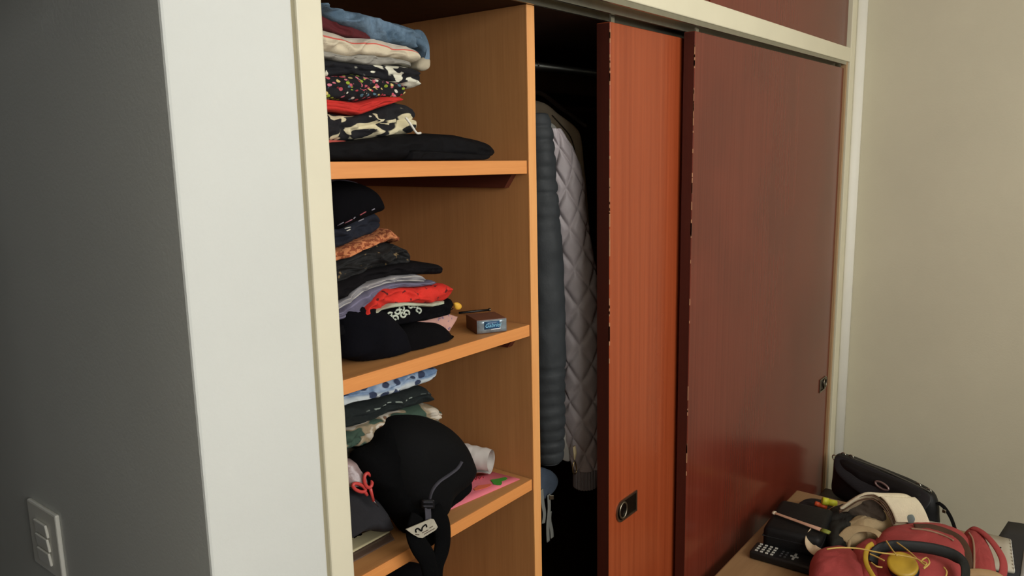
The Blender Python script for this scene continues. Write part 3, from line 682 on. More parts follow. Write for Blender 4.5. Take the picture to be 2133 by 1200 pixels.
for (a, b, c, d) in ((880, 1110, 892, 1104), (884, 1113, 905, 1101), (895, 1100, 902, 1096), (866, 1113, 873, 1114)):
    tube('print_line', [U(a, b, y=.9488+.00012*(a-846)), U(c, d, y=.9488+.00012*(c-846))], .0007, mat('patch_brown', '#5C4C40', .8, 0), ptc, seg=5)

# scissors, crumpled plastic bag, pouch, papers
pillow_px('plastic_bag', [(700, 960), (730, 955), (745, 968), (757, 985), (762, 1002), (757, 1012), (748, 1016), (738, 1012), (728, 1010), (700, 1010)], 1.06, .03, .03, mat('smoky_plastic', '#8E7A78', .35, .25, 30, .4, 60, spec=.6), wr=.008, ws=26, p=2.2, label='crumpled pinkish grey plastic bag behind the red scissors', cat='plastic bag')
sc = empty('scissors', U(760, 1030, y=1.035), 'scissors with red plastic handles lying on the dark pouch', 'scissors')
m_sc = mat('red_plastic', '#B8403C', .4, .08, 20, 0)
def loop(L, y): 
    P = smoothpts([U(a, b, y=y) for a, b in L], 40, closed=True); return P+[P[0]]
for (cx_, cy_, ra_, rb_, an_), yy in (((767, 1001, 8, 15, -.15), 1.02), ((748, 1016, 14, 7, .45), 1.024)):
    L = [(cx_+ra_*math.cos(t)*math.cos(an_)-rb_*math.sin(t)*math.sin(an_), cy_+ra_*math.cos(t)*math.sin(an_)+rb_*math.sin(t)*math.cos(an_)) for t in [2*math.pi*k/16 for k in range(16)]]
    v, f = tubevf(loop(L, yy), .0032, 8, caps=False); mk('handle', v, f, m_sc, sc)
tube('handle_stem', [U(770, 1012, y=1.022), U(774, 1028, y=1.02), U(778, 1044, y=1.02)], [.0035, .003, .0026], m_sc, sc)
tube('handle_stem', [U(758, 1021, y=1.026), U(765, 1032, y=1.024)], [.0035, .0028], m_sc, sc)
tube('blade', [U(777, 1042, y=1.021), U(783, 1050, y=1.02), U(788, 1056, y=1.02)], [.003, .0026, .0008], mat('scissor_steel', '#9A8E90', .3, .05, 20, 0, metal=1), sc, flat=.4)
pillow('pouch', [U(700, 1030, y=1.07), U(735, 1020, y=1.07), U(770, 1034, y=1.06), U(795, 1062, y=1.05), U(810, 1090, y=1.045), U(812, 1104, y=1.045), U(790, 1108, y=1.045), U(765, 1104, y=1.05), U(735, 1112, y=1.055), U(700, 1125, y=1.06)], (0, -1, .2), .03, .06, mat('charcoal_cloth', '#1D1C20', .9, .15, 14, .3, 200), wr=.004, ws=20, p=3, label='charcoal cloth pouch on papers at the left of the lower shelf', cat='pouch')
zb_ = -.7255
sheet('clear_sleeve', U(700, 1190, z=-.7285), U(822, 1124, z=-.7285), U(805, 1096, z=-.7285), U(690, 1140, z=-.7285), mat('clear_film', '#7A6458', .15, .1, 20, .1, 40, alpha=.55, spec=.7), th=.0012, wr=.001, ws=30, label='clear plastic sleeve lying on the lower shelf under the printed sheet', cat='plastic sleeve')
pp = empty('printed_sheet', U(770, 1120, z=zb_), 'cream printed sheet with a black mark under the charcoal pouch', 'paper')
sheet('paper', U(690, 1175, z=zb_), U(812, 1108, z=zb_), U(786, 1098, z=zb_), U(690, 1135, z=zb_), mat('cream_paper', '#CFC39A', .8, .04, 12, .05, 100), pp, th=.002, n=8)
flat_px('black_mark', [(735, 1118), (745, 1112), (747, 1109), (755, 1113), (752, 1116), (745, 1117), (738, 1122)], zb_+.0012, mblk2, pp)

# ------------------------------------------------------------------ bottom compartment
pillow_px('dark_towel', [(700, 1215), (760, 1195), (820, 1183), (880, 1178), (910, 1195), (920, 1230), (910, 1330), (800, 1400), (700, 1430)], 1.12, .05, .1, mblk2, wr=.006, p=3, zmin=zz(-1.089), label='black cloth in the compartment below the lower shelf', cat='clothing')

# ------------------------------------------------------------------ hanging clothes
rod = empty('clothes_rod', (2.3, 1.32, zz(.235)), 'metal clothes rod across the hanging side of the closet', 'rod')
tube('rod', [(1.372, 1.32, zz(.235)), (2.4, 1.32, zz(.235)), (3.40, 1.32, zz(.235))], .0125, m_alu, rod, seg=16)
def hanger(x, zt, label, drop=.10, half=.17):
    h = empty('coat_hanger', (x, 1.32, zz(zt)), label, 'hanger', 'coat hangers on the rod')
    hook = [(x, 1.32, zz(zt)), (x, 1.335, zz(zt+.02))]+[(x, 1.32+.0155*math.cos(t), zz(.2355)+.0155*math.sin(t)) for t in [-.3+k*(math.pi*1.15)/10 for k in range(11)]]
    tube('hook', hook, .0018, m_steel, h, seg=8)
    tube('shoulder_bar', [(x, 1.32-half, zz(zt-drop)), (x, 1.32-half*.5, zz(zt-drop*.45)), (x, 1.32, zz(zt)), (x, 1.32+half*.5, zz(zt-drop*.45)), (x, 1.32+half, zz(zt-drop))], .006, mat('hanger_wood', '#2A1C12', .5, .1), h, n=20)
def garment_body(name, x, zt, zbot, th, m, parent, drop=.1, ys=1.12, ye=1.53, hem=(1.14, 1.50)):
    o = [(x, ys, zz(zt-drop)), (x, ys+.1, zz(zt-drop*.5)), (x, 1.27, zz(zt)), (x, 1.37, zz(zt)), (x, ye-.1, zz(zt-drop*.5)), (x, ye, zz(zt-drop)), (x, ye-.01, zz((zt+zbot)/2)), (x, hem[1], zz(zbot)), (x, (hem[0]+hem[1])/2, zz(zbot-.01)), (x, hem[0], zz(zbot)), (x, ys+.01, zz((zt+zbot)/2))]
    return pillow(name, o, (-1, 0, 0), th, th, m, parent, wr=.008, ws=9, p=5, n=88)
def sleeve(name, st, y, m, parent, pattern=None, seg=56, n=150, rk=.72, amp=.005, lean=0.0):
    P = smoothpts([((U(a, c, y=y)+U(b, c, y=y))/2) for a, b, c in st], n)
    Rr = smoothpts([Vector(((U(b, c, y=y).x-U(a, c, y=y).x)/2*rk, 0, 0)) for a, b, c in st], n)
    v, f, uv = [], [], []; s = 0
    for i, p in enumerate(P):
        if i: s += (P[i]-P[i-1]).length
        for k in range(seg):
            a = 2*math.pi*k/seg; r = Rr[i].x
            d = pattern(s, a, r) if pattern else 0
            q = p+Vector((math.cos(a), math.sin(a)*.95, 0))*r
            w = .0035*nz(q, 14, 3)+.002*nz(q, 40, 5)
            v.append(tuple(p+Vector((math.cos(a), math.sin(a)*.95, 0))*(r+d*amp+w))); uv.append((a*r, s))
    L = len(P)
    for i in range(L-1):
        for k in range(seg): k2 = (k+1) % seg; f.append((i*seg+k, i*seg+k2, (i+1)*seg+k2, (i+1)*seg+k))
    f.append(tuple(range(seg))); f.append(tuple((L-1)*seg+k for k in range(seg)))
    return mk(name, v, f, m, parent, uv=uv)
def ribs(s, a, r):
    on = 1 if s < .30 or s > .60 else 0
    return -(1-abs(math.sin(math.pi*s/.031))**.28)*1.2*on
def diamonds(s, a, r):
    u = a*5/(2*math.pi); w = s/.105
    d = min(abs(((u+w) % 1)-.5), abs(((u-w) % 1)-.5))
    return 1.5*min(1, d/.2)**.55 - .9
# black ribbed jacket
hanger(1.475, .125, 'wooden hanger of the black ribbed jacket beside the divider')
kj = empty('biker_jacket', (1.475, 1.3, zz(-.62)), 'black jacket with ribbed padded sleeves hanging next to the divider', 'jacket')
m_bl = mat('black_leather', '#2A2D2F', .65, .15, 14, .2, 120, spec=.3)
garment_body('body', 1.475, .16, -.42, .03, m_bl, kj, hem=(1.16, 1.5))
sleeve('sleeve', [(1098, 1138, 236), (1096, 1147, 275), (1097, 1153, 340), (1098, 1158, 420), (1100, 1166, 540), (1103, 1170, 660), (1107, 1171, 780), (1112, 1171, 880), (1118, 1170, 945), (1122, 1166, 962)], 1.10, m_bl, kj, ribs, amp=.0062)
# grey quilted bomber
hanger(1.645, .095, 'wooden hanger of the grey quilted jacket')
qj = empty('bomber_jacket', (1.64, 1.3, zz(-.66)), 'grey diamond quilted bomber jacket hanging in the closet opening', 'jacket')
m_q = mat('grey_quilt', '#BEB4B6', .5, .1, 14, .2, 120, spec=.45)
garment_body('body', 1.645, .13, -.45, .035, m_q, qj, ys=1.17, hem=(1.2, 1.5))
qs = sleeve('sleeve', [(1140, 1164, 268), (1142, 1176, 290), (1146, 1195, 330), (1148, 1207, 380), (1152, 1213, 450), (1160, 1226, 540), (1166, 1236, 620), (1171, 1240, 720), (1175, 1242, 800), (1180, 1243, 870), (1190, 1243, 930), (1198, 1241, 972)], 1.13, m_q, qj, diamonds, n=260, seg=120, amp=.006)
def cuffrib(s, a, r): return math.sin(a*26)*.35
sleeve('cuff', [(1199, 1238, 968), (1198, 1237, 985), (1199, 1236, 1012)], 1.13, mat('grey_rib', '#8A8488', .9, .1, 20, .4, 200), qs, cuffrib, n=16, seg=120)
tube('zip_tape', [U(1196, 930, y=1.085), U(1198, 945, y=1.085), U(1197, 958, y=1.085)], [.006, .007, .004], mat('zip_tan', '#B7A47E', .7, .1), qs, flat=.4, upv=Vector((0, -1, 0)))
zl_ = smoothpts([U(a, b, y=1.083) for a, b in ((1196, 962), (1193, 974), (1194, 985), (1198, 987), (1201, 980), (1199, 968))], 24, closed=True)
v, f = tubevf(zl_+[zl_[0]], .0018, 8, caps=False); mk('zip_pull', v, f, mat('brass', '#A58E62', .3, .05, 20, 0, metal=1), qs)
# brown coat behind
hanger(1.80, .165, 'wooden hanger of the brown coat at the back')
bc = empty('brown_coat', (1.80, 1.3, zz(-.75)), 'dull brown coat hanging behind the grey quilted jacket', 'coat')
m_br = mat('brown_wool', '#B3A28A', .9, .12, 14, .3, 160)
cb = [U(a, b, x=1.80) for a, b in ((1128, 214), (1165, 239), (1196, 262), (1208, 282), (1213, 320), (1220, 400), (1229, 520), (1234, 660))]
cb += [Vector((1.80, 1.17, zz(-.8))), Vector((1.80, 1.35, zz(-.81))), Vector((1.80, 1.5, zz(-.8))), Vector((1.80, 1.52, zz(-.3))), Vector((1.80, 1.5, zz(.06))), Vector((1.80, 1.40, zz(.14)))]
cbd = pillow('body', cb, (-1, 0, 0), .03, .03, m_br, bc, wr=.005, ws=9, p=6, n=112, centre=Vector((1.80, 1.34, zz(-.3))))
tube('shoulder_seam', [q for q in (S(cbd, a, b, .0015) for a, b in ((1150, 240), (1170, 262), (1188, 285), (1198, 320), (1203, 370))) if q is not None], .0016, mat('brown_seam', '#4A4034', .9, 0), bc, n=20, seg=6)
# white shirt sliver, jeans, straps
hanger(1.715, .105, 'wooden hanger of the white shirt')
ws = empty('white_shirt', (1.70, 1.3, zz(-.7)), 'white shirt showing its hem between the two jackets', 'shirt')
garment_body('body', 1.715, .14, -.69, .012, mat('white_cotton', '#DAD8CF', .9, .06), ws, ys=1.175, hem=(1.148, 1.48))
pillow_px('shirt_tail', [(1160, 850), (1178, 852), (1186, 880), (1191, 915), (1192, 948), (1186, 961), (1172, 957), (1160, 940)], 1.165, .008, .008, MATS['white_cotton'], ws, wr=.002, ws=30, p=5)
hanger(1.535, .055, 'wooden hanger of the blue jeans')
jn = empty('jeans', (1.545, 1.25, zz(-.76)), 'dark blue jeans folded over a hanger behind the black jacket', 'jeans')
garment_body('leg', 1.535, .08, -.70, .022, mat('blue_jeans', '#3A4150', .9, .15, 14, .35, 240, pat=p_denim), jn, drop=.05, ys=1.15, ye=1.45, hem=(1.13, 1.42))
pillow_px('turn_up', [(1118, 978), (1146, 980), (1160, 996), (1157, 1016), (1146, 1030), (1132, 1040), (1116, 1042)], 1.14, .012, .03, mat('jeans_plain', '#39424E', .9, .2, 30, .4, 240), jn, wr=.003, ws=30)  # plain cloth, darker than the patterned leg
st_ = empty('canvas_belt', U(1142, 1040, y=1.13), 'grey canvas belt ends dangling below the jeans', 'belt')
m_bt = mat('grey_canvas', '#6C6C66', .9, .1, 40, .3, 300)
for L in (((1128, 1020), (1131, 1050), (1134, 1070), (1132, 1090)), ((1143, 1030), (1144, 1060), (1141, 1095), (1142, 1128)), ((1146, 1066), (1145, 1085), (1149, 1105), (1150, 1120))):
    strap('strap', [(a, b, 1.125) for a, b in L], .007, .0018, m_bt, st_, n=18)
obox('clasp', U(1147, 1036, y=1.12), RT*.006, (0, .003, 0), (0, 0, .006), m_steel, st_, bev=.001)

# ------------------------------------------------------------------ desk
TZ = -1.24
m_desk = wood('desk_veneer', '#8A6A48', '#A07E58', (2, 40, 40), .45)
dk = empty('desk', (2.45, .47, 0), 'brown wooden table in the corner in front of the closed sliding door', 'table')
v, f = bevel(*boxvf(1.86, 2.765, .08, .86, zz(TZ-.028), zz(TZ)), .006, 3)
mk('table_top', v, f, m_desk, dk, smooth=False)
for x in (1.92, 2.70):
    for y in (.14, .80): box('leg', x-.025, x+.025, y-.025, y+.025, 0, zz(TZ-.028), m_desk, dk, bev=.003)
for a, b, c, d in ((1.93, 2.69, .785, .805), (1.93, 2.69, .135, .155), (1.91, 1.93, .15, .79), (2.69, 2.71, .15, .79)): box('apron', a, b, c, d, zz(TZ-.1), zz(TZ-.0285), m_desk, dk)
ZT = zz(TZ)
# handbag
HK = 1.147; ZBN = zz(TZ*HK)
bn_ = empty('bench', (3.11, .62, 0), 'low dark bench between the table and the cream wall, under the handbag', 'bench')
m_bench = wood('bench_wood', '#2E1C12', '#3C2618', (30, 3, 30), .5)
box('seat', 2.90, 3.26, .50, .895, ZBN-.03, ZBN, m_bench, bn_, bev=.004)
for x in (2.93, 3.23):
    for y in (.53, .86): box('leg', x-.02, x+.02, y-.02, y+.02, 0, ZBN-.03, m_bench, bn_)
hg = empty('handbag', (3.13, .65, ZBN), 'black handbag with silver clasps standing in the corner by the wall', 'handbag')
m_hb = mat('black_bag', '#141516', .5, .15, 14, .2, 140, spec=.4)
hd = Vector((.345, .94, 0)).normalized(); hn_ = Vector((-hd.y, hd.x, 0)); hc_ = Vector((2.728*HK, .565*HK-.006, ZBN)); HS = .755*HK
def HP(u, w, n=0): return hc_+hd*u*HK+Vector((0, 0, w*HS))+hn_*n*HK
HB_ = [HP(-.185, .03), HP(-.19, .10), HP(-.18, .165), HP(-.15, .195), HP(-.05, .212), HP(.06, .217), HP(.15, .222), HP(.185, .20), HP(.19, .10), HP(.185, .02), HP(.1, .003), HP(-.1, .003)]
hb_ = pillow('body', HB_, hn_, .055, .05, m_hb, hg, wr=.003, ws=14, p=4.5)
flp = pillow('flap', [HP(-.165, .192, .02), HP(0, .216, .02), HP(.15, .222, .02), HP(.17, .19, .035), HP(.13, .14, .055), HP(0, .085, .062), HP(-.1, .075, .06), HP(-.165, .12, .05)], hn_, .008, .004, mat('bag_flap', '#26272A', .45, .12, 14, .2, 140, spec=.45), hg, p=6)
tube('top_edge', [HP(-.165, .197, .012), HP(0, .219, .012), HP(.12, .2225, .012)], .003, mat('bag_edge', '#5C5A52', .5, .1), hg, n=16)
an_ = math.radians(31)
ov = SL([hb_, flp], [(1837+15.5*math.cos(t)*math.cos(an_)-5.5*math.sin(t)*math.sin(an_), 1012+15.5*math.cos(t)*math.sin(an_)+5.5*math.sin(t)*math.cos(an_)) for t in [2*math.pi*k/36 for k in range(37)]], .003)
v, f = tubevf(ov, .0042, 8, caps=False); mk('oval_ring', v, f, mat('rose_metal', '#9C8480', .4, .05, 20, 0, metal=.6), hg, label='oval metal ring on the flap')
for u_, w_1 in ((-.155, .195), (-.12, .203), (.125, .224), (.155, .222), (.19, .195)):
    g = [HP(u_+.009*math.cos(t), w_1-.004+.012*math.sin(t), .004) for t in [2*math.pi*k/20 for k in range(21)]]
    v, f = tubevf(g, .0022, 8, caps=False); mk('clasp', v, f, mat('bright_steel', '#C2BDB0', .25, 0, 1, 0, metal=1), hg)
tube('strap', [HP(-.185, .155, 0), HP(-.205, .145, .0), HP(-.225, .11, -.005), HP(-.24, .06, -.01), HP(-.25, .012, -.015)], .011, mblk, hg, flat=.3, n=20)
obox('strap_loop', HP(-.213, .135, .012), hd*.006, hn_*.003, (0, 0, .006), MATS['bright_steel'], hg, bev=.001)
# pencil cup lying with pens
pcu = empty('pencil_case', U(1700, 1075, z=TZ+.0), 'open black pencil case with pens beside the rolled cloth', 'pencil case')
pillow('case', [U(a, b, z=TZ+.03) for a, b in ((1662, 1060), (1668, 1046), (1690, 1040), (1720, 1046), (1740, 1060), (1738, 1080), (1712, 1092), (1680, 1085))], (0, 0, 1), .012, .029, mat('case_black', '#0F0E14', .7, .2, 20, .3, 200), pcu, wr=.003, ws=30, p=4)
def pen(name, a, b, r, m, lab, cat, capm=None):
    t = empty(name, a, lab, cat, 'pens on the black pencil case')
    tube('barrel', [a, a+(b-a)*.6], r, m, t, seg=12); tube('cap', [a+(b-a)*.6, a+(b-a)*.97, b], [r*1.15, r*1.15, r*.6], capm or m, t, seg=12)
zp = TZ+.05
pen('highlighter', U(1742, 1050, z=zp+.012), U(1712, 1043, z=zp+.022), .0115, mat('fluo_yellow', '#D6D63C', .4, .03), 'bright yellow highlighter sticking up from the pencil case', 'highlighter')
pen('orange_marker', U(1722, 1058, z=zp), U(1697, 1048, z=zp+.012), .007, mat('orange_plastic', '#C8502C', .4, .05), 'orange marker beside the yellow highlighter', 'marker')
pen('silver_pen', U(1712, 1062, z=zp-.002), U(1684, 1056, z=zp+.004), .0035, mat('pen_silver', '#8A8490', .3, 0, 1, 0, metal=.8), 'thin silver pen on the pencil case', 'pen')
pen('red_pencil', U(1722, 1066, z=zp), U(1740, 1056, z=zp+.008), .004, mat('pencil_red', '#A8502C', .5, 0), 'short red pencil below the yellow highlighter', 'pencil', mat('pencil_tip', '#C8A070', .6, 0))
pen('pink_pen', U(1708, 1080, z=zp-.01), U(1724, 1072, z=zp), .0032, mat('pen_pink', '#8A5C70', .4, 0), 'small pink pen at the front of the pencil case', 'pen')
# black case with a brush on it
bcs = empty('black_case', (2.36, .73, ZT), 'black boxy case lying behind the remote control', 'case')
obox('shell', (2.375, .725, ZT+.0425), (.115, .012, 0), (-.01, .085, 0), (0, 0, .042), mat('case_shell', '#0A0A0B', .6, .15, 14, .2, 160, spec=.3), bcs, bev=.018, seg=4, smooth=True)
obox('lid_seam', (2.375, .725, ZT+.055), (.1155, .012, 0), (-.01, .0855, 0), (0, 0, .0012), mat('seam_grey', '#1C1C1E', .6, 0), bcs, bev=.0005)
pb_ = empty('paint_brush', U(1670, 1085, z=TZ+.09), 'flat pinkish wooden brush with green end lying on the black case', 'brush')
b0, b1 = U(1612, 1068, z=TZ+.092), U(1728, 1110, z=TZ+.092); bd = (b1-b0)
strapv = Vector((0, 0, 1))
tube('handle', [b0, b0+bd*.08, b0+bd*.5, b0+bd*.86], [.0075, .0062, .007, .0095], mat('pink_wood', '#B58A72', .6, .1, 40, .1, 200), pb_, flat=.45, upv=strapv, seg=14)
tube('tip', [b0+bd*.86, b0+bd*.93, b1], [.0096, .0105, .009], mat('olive_green', '#7C8434', .6, .1), pb_, flat=.5, upv=strapv, seg=14)
tube('ferrule', [b0-bd*.015, b0+bd*.03], [.0085, .0085], mat('cream_tip', '#C8B8A0', .6, 0), pb_, flat=.6, upv=strapv, seg=14)
# remote control
rc = empty('remote_control', (2.2, .7, ZT), 'black remote control with white number buttons at the table edge', 'remote control')
ra = Vector((.03, -.999, 0)).normalized(); rb = Vector((-ra.y, ra.x, 0)); r0 = Vector((2.222, .815, ZT))
def RP(u, w, h=0): return r0+ra*u+rb*w+Vector((0, 0, h))
obox('body', RP(.11, 0, .0135), ra*.11, rb*.036, (0, 0, .0125), mat('remote_black', '#0E0F10', .45, .1, 20, .1, 200), rc, bev=.006, seg=3)
m_btn = mat('button_white', '#B9B8AE', .5, .1)
for i in range(4):
    for j in range(4 if i < 4 else 3):
        c = RP(.018+.0155*j, -.0225+.015*i, .0268); obox('button', c, ra*.0042, rb*.0036, (0, 0, .0014), m_btn, rc, bev=.0008)
for i in range(3):
    for j in range(2): obox('button', RP(.088+.013*j, -.015+.015*i, .0268), ra*.003, rb*.0035, (0, 0, .0012), mat('button_dark', '#3A3A3C', .5, 0), rc, bev=.0008)
dp = RP(.125, .002, .027)
for a, b in ((.012, .0035), (.0035, .02)): obox('arrow_pad', dp, ra*a, rb*b, (0, 0, .0014), mat('pad_grey', '#8A8C88', .45, .1), rc, bev=.001)
# olive/black crumpled cloth and beige cloths
pillow('olive_cloth', [U(a, b, z=TZ+.05) for a, b in ((1735, 1062), (1775, 1056), (1815, 1068), (1815, 1090), (1780, 1118), (1752, 1136), (1730, 1138), (1722, 1112), (1716, 1085))], (0, 0, 1), .03, .048, mat('olive_black', '#1B1A15', .85, .35, 16, .4, 100), wr=.012, ws=22, p=3, label='dark olive crumpled cloth next to the pencil case', cat='clothing')
tw = empty('folded_towel', U(1850, 1080, z=TZ), 'cream folded towel with brown hems arched in front of the handbag', 'towel')
m_tw = mat('cream_towel', '#DACEB0', .95, .08, 20, .5, 260)
m_hem = mat('brown_hem', '#5A4232', .9, .1, 40, .3, 300)
def arch(name, P, W, th, m, parent, seed=0, W2=None):
    """thick cloth band bent over an arch: its front edge follows P, it runs back along W (W2 at its far end)"""
    P = smoothpts(P, 48); W = Vector(W); W2 = Vector(W2) if W2 else W; v, f, uv = [], [], []; nw = 14; n = len(P)
    for s in (0, 1):
        for i, p in enumerate(P):
            t = (P[min(i+1, n-1)]-P[max(i-1, 0)]).normalized(); Wi = W.lerp(W2, i/n); nr = Wi.normalized().cross(t).normalized()
            if nr.z < 0 and i < n*.6: nr = -nr
            for j in range(nw+1):
                q = p+Wi*(j/nw); q = q+nr*(.004*nz(q, 18, seed)-th*s); v.append(tuple(q)); uv.append((i/n, j/nw))
    w = nw+1; off = n*w
    for s in (0, 1):
        for i in range(n-1):
            for j in range(nw): q = s*off+i*w+j; f.append((q, q+1, q+w+1, q+w))
    for i in range(n-1):
        for j in (0, nw): q = i*w+j; f.append((q, q+w, q+w+off, q+off))
    for j in range(nw):
        for i in (0, n-1): q = i*w+j; f.append((q, q+1, q+1+off, q+off))
    return mk(name, v, f, m, parent, uv=uv)
def VP(px, py, Q):
    """photo direction met with the upright plane through Q that faces the camera"""
    Q = Vector((Q[0], Q[1])); n = Q.normalized(); r_ = ray(px, py); t = Q.dot(n)/(r_.x*n.x+r_.y*n.y)
    return Vector((r_.x*t, r_.y*t, r_.z*t+H))
TQ = (2.50, .50)
TWL = [(1748, 1056), (1768, 1043), (1790, 1030), (1815, 1027), (1838, 1040), (1854, 1062), (1864, 1086)]
WB, WB2 = Vector((.085, -.075, -.012)), Vector((.06, -.085, -.004))
arch('outer_layer', [VP(a, b, TQ) for a, b in TWL], WB, .008, m_tw, tw, 1, WB2)
arch('inner_layer', [VP(a-(3 if i > 3 else 0), b+9, TQ)+Vector((.004, .002, 0)) for i, (a, b) in enumerate(TWL)], WB*.9, .007, mat('beige_towel', '#A8967A', .95, .08, 20, .5, 260), tw, 2, WB2*.9)
for k, o in enumerate((4.5, 12)):
    tube('hem', [VP(a-(3 if i > 3 else 0)*k, b+o, TQ)-Vector((.003, .001, 0)) for i, (a, b) in enumerate(TWL)], .0019, m_hem, tw, n=40, seg=6)
pillow('filler', [VP(a, b, TQ)+Vector((.02, .01, 0)) for a, b in ((1765, 1064), (1795, 1044), (1825, 1048), (1846, 1076), (1848, 1092), (1800, 1096))], (-.97, -.2, 0), .01, .04, mat('towel_inside', '#4A4036', .95, .2, 20, .4, 200), tw, wr=.006, ws=30)
pillow('teal_tag', [VP(a, b, (2.53, .405)) for a, b in ((1888, 1076), (1900, 1072), (1906, 1082), (1900, 1091), (1890, 1089))], (-.97, -.2, 0), .004, .004, mat('teal_print', '#76827E', .9, .1), tw)
bg_ = empty('beige_cloth', U(1800, 1110, z=TZ), 'beige crumpled cloth bag in front of the cream towel', 'cloth')
m_bg = mat('beige_canvas', '#A8926E', .92, .1, 14, .4, 160)
pillow('bundle', [U(a, b, z=TZ+.05) for a, b in ((1752, 1108), (1775, 1092), (1805, 1074), (1838, 1070), (1862, 1086), (1850, 1102), (1820, 1112), (1790, 1130), (1765, 1132), (1752, 1122))], (0, 0, 1), .035, .045, m_bg, bg_, wr=.008, ws=18, p=3)
tube('strap', [U(a, b, z=TZ+q) for a, b, q in ((1754, 1124, .06), (1775, 1104, .085), (1805, 1102, .09), (1830, 1112, .085), (1842, 1130, .07))], .016, m_bg, bg_, flat=.22, upv=Vector((0, -.4, 1)), n=24, seg=14)
tube('cord', [U(a, b, z=TZ+q) for a, b, q in ((1770, 1126, .07), (1768, 1138, .06), (1766, 1152, .05))], .0045, m_bg, bg_, flat=.4, n=10)
tube('cream_strap', [U(a, b, z=TZ+q) for a, b, q in ((1692, 1108, .075), (1684, 1124, .07), (1690, 1140, .065), (1706, 1152, .06), (1722, 1156, .055))], .014, mat('cream_webbing', '#CDB898', .9, .08, 30, .3, 200), flat=.16, upv=-FW, n=24, seg=14, label='short cream webbing strap curled beside the red bag', cat='strap')
# red bag
rbag = empty('red_bag', U(1900, 1180, z=TZ), 'brick red canvas bag with brown zip strip lying on the table', 'bag')
m_red = mat('red_canvas', '#A44240', .9, .12, 12, .35, 160)
def ZP(L, h): return [U(a, b, z=TZ+h) for a, b in L]
UPV = (0, 0, 1)
zm = ZT+.001
r1 = pillow('side_lobe', ZP(((1686, 1186), (1698, 1160), (1726, 1147), (1758, 1148), (1784, 1166), (1800, 1196), (1800, 1235), (1745, 1250), (1692, 1235)), .05), UPV, .045, .049, m_red, rbag, wr=.007, ws=18, p=2.6, zmin=zm)
r2 = pillow('fold', ZP(((1772, 1160), (1790, 1138), (1815, 1128), (1835, 1140), (1838, 1180), (1830, 1225), (1800, 1235), (1780, 1195)), .05), UPV, .035, .049, m_red, rbag, wr=.006, ws=24, p=2.6, zmin=zm)
r3 = pillow('main_body', ZP(((1815, 1140), (1836, 1116), (1870, 1105), (1915, 1099), (1960, 1101), (1995, 1112), (2018, 1130), (2026, 1158), (2020, 1200), (1985, 1240), (1910, 1255), (1845, 1240), (1815, 1190)), .055), UPV, .05, .054, m_red, rbag, wr=.006, ws=16, p=3, zmin=zm)
r4 = pillow('end_pocket', ZP(((2006, 1122), (2020, 1104), (2036, 1104), (2048, 1120), (2060, 1146), (2072, 1178), (2074, 1225), (2035, 1240), (2012, 1190)), .05), UPV, .035, .049, m_red, rbag, wr=.005, ws=22, p=2.6, zmin=zm)
RB = [r1, r2, r3, r4]
def on(L, off): return SL(RB, L, off)
tube('zip_strip', on(((1905, 1098), (1940, 1099), (1972, 1108), (1998, 1122), (2012, 1144), (2016, 1170), (2016, 1198)), .004), .0125, mat('brown_tape', '#4A3222', .85, .1, 30, .3, 200), rbag, flat=.3, upv=Vector((-.4, -.2, .9)), n=30, seg=14)
tube('piping', on(((1898, 1101), (1932, 1105), (1962, 1114), (1986, 1126)), .006), .0028, mat('tan_piping', '#9C7A62', .8, .05), rbag, n=24)
tube('piping', on(((2018, 1110), (2026, 1124), (2029, 1145), (2029, 1175), (2028, 1197)), .004), .003, MATS['tan_piping'], rbag, n=24)
tube('grab_loop', [U(a, b, z=TZ+q) for a, b, q in ((2026, 1100, .08), (2044, 1108, .085), (2062, 1124, .085), (2080, 1148, .08), (2090, 1172, .07), (2088, 1198, .06), (2076, 1215, .05))], .011, m_red, rbag, flat=.4, upv=Vector((-.5, -.4, .7)), n=34, seg=14)
tube('tan_band', [U(a, b, z=TZ+q) for a, b, q in ((2014, 1194, .085), (2045, 1193, .09), (2075, 1199, .085), (2095, 1212, .07))], .012, mat('tan_leather', '#A3835C', .7, .1, 20, .2, 120), rbag, flat=.4, upv=Vector((-.3, -.5, .8)), n=20, seg=14)
# yellow headphones
hp = empty('headphones', U(1890, 1185, z=TZ+.09), 'black and yellow headphones with yellow cord lying on the red bag', 'headphones')
m_y = mat('yellow_plastic_cup', '#B8952E', .4, .08, 20, .05, 100)
m_hbk = mat('headband_black', '#0E100F', .6, .1, 20, .2, 160)
tube('headband', [U(a, b, z=TZ+q) for a, b, q in ((1818, 1172, .10), (1824, 1150, .12), (1850, 1138, .135), (1895, 1138, .14), (1945, 1144, .14), (1985, 1156, .135), (2008, 1176, .125), (2010, 1205, .11), (1998, 1235, .10))], .0155, m_hbk, hp, flat=.3, upv=Vector((-.6, -.5, .2)), n=44, seg=16)
tube('yellow_arm', [U(a, b, z=TZ+q) for a, b, q in ((1818, 1133, .142), (1808, 1140, .14), (1803, 1158, .13), (1806, 1178, .12), (1820, 1203, .11))], .0068, m_y, hp, flat=.5, upv=Vector((-.8, -.4, .4)), n=24, seg=12)
cc = U(1880, 1176, z=TZ+.125); dn = Vector((-.42, -.16, .9)).normalized(); d1_ = dn.orthogonal().normalized(); d2_ = dn.cross(d1_)
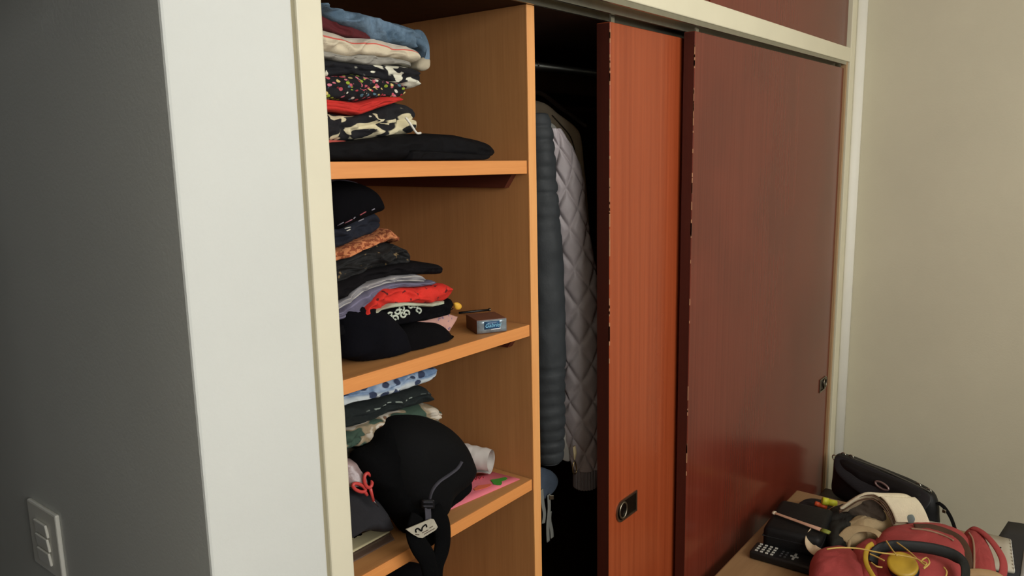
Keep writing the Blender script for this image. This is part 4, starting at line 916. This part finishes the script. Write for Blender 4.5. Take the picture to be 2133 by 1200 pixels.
def disc(name, c, r, h, m, parent, seg=40):
    v, f = [], []; prof = [(0, -h), (r*.8, -h), (r*.97, -h*.7), (r, 0), (r*.96, h*.7), (r*.8, h), (0, h*1.15)]
    for q, w in prof:
        for k in range(seg): t = 2*math.pi*k/seg; v.append(tuple(c+d1_*q*math.cos(t)+d2_*q*math.sin(t)+dn*w))
    for i in range(len(prof)-1):
        for k in range(seg): k2 = (k+1) % seg; f.append((i*seg+k, i*seg+k2, (i+1)*seg+k2, (i+1)*seg+k))
    return mk(name, v, f, m, parent)
disc('ear_cup', cc, .039, .006, m_y, hp)
disc('ear_pad', cc-dn*.017+RT*.005, .039, .010, mat('pad_black', '#14141C', .45, .1, 20, .1, 100), hp)
for L in (((1722, 1144), (1750, 1141), (1790, 1143), (1830, 1151), (1870, 1156), (1905, 1163), (1920, 1170)), ((1868, 1130), (1890, 1146), (1910, 1164), (1925, 1176), (1934, 1178)), ((1846, 1127), (1856, 1142), (1868, 1158)), ((1812, 1154), (1826, 1160), (1842, 1168)), ((1815, 1172), (1826, 1180), (1838, 1182)), ((1966, 1182), (1972, 1192), (1968, 1206))):
    tube('cord', [U(a, b, z=TZ+.152) for a, b in L], .0021, mat('yellow_cord', '#C8A858', .5, .05), hp, n=28, seg=7)
kn = smoothpts([U(a, b, z=TZ+.152) for a, b in ((1920, 1168), (1930, 1162), (1936, 1172), (1930, 1180), (1924, 1184), (1930, 1174))], 30, closed=True)
v, f = tubevf(kn+[kn[0]], .0022, 7, caps=False); mk('cord_knot', v, f, MATS['yellow_cord'], hp)
# notebook, paper, white card
nb = empty('notebook', U(2100, 1140, z=TZ), 'open white ring notebook with black cover at the right end of the table', 'notebook')
q1, q2, q3, q4 = U(2048, 1112, z=TZ+.012), U(2104, 1126, z=TZ+.012), U(2112, 1192, z=TZ+.012), U(2040, 1180, z=TZ+.012)
sheet('page', q4, q3, q2, q1, mat('page_white', '#BDB5A2', .8, .03), nb, th=.01, n=4)
e0, e1_, e2_, e3 = U(2030, 1195, z=TZ+.003), U(2150, 1215, z=TZ+.003), U(2146, 1094, z=TZ+.003), U(2100, 1087, z=TZ+.003)
sheet('cover', e0, e1_, e2_, e3, mat('cover_black', '#26262A', .6, .08), nb, th=.004, n=4)
for k in range(9):
    p = q2+(q3-q2)*((k+.5)/9); rr_ = [p+Vector((.5, .2, 0)).normalized()*.007*math.cos(t)+Vector((0, 0, .008*math.sin(t))) for t in [2*math.pi*j/14 for j in range(15)]]
    v, f = tubevf(rr_, .0011, 6, caps=False); mk('spiral_ring', v, f, m_plastic_w, nb)
prism('ink_dot', [U(2084+2*math.cos(t), 1141+1.4*math.sin(t), z=TZ+.0175) for t in [2*math.pi*k/12 for k in range(12)]], (0, 0, .0004), mblk2, nb)
sheet('white_card', U(2124, 1210, z=TZ+.006), U(2170, 1220, z=TZ+.006), U(2175, 1150, z=TZ+.006), U(2133, 1144, z=TZ+.006), mat('card_white', '#B5B5B2', .7, .02), th=.002, n=4, label='white card at the right edge lying on the black notebook cover', cat='card')
sheet('white_leaflet', U(1896, 1092, z=TZ+.004), U(1950, 1100, z=TZ+.004), U(1962, 1090, z=TZ+.004), U(1905, 1080, z=TZ+.004), mat('leaflet_white', '#C4BFB4', .7, .02), th=.0015, n=4, wr=.001, label='white leaflet peeking out between the towel and the red bag', cat='paper')
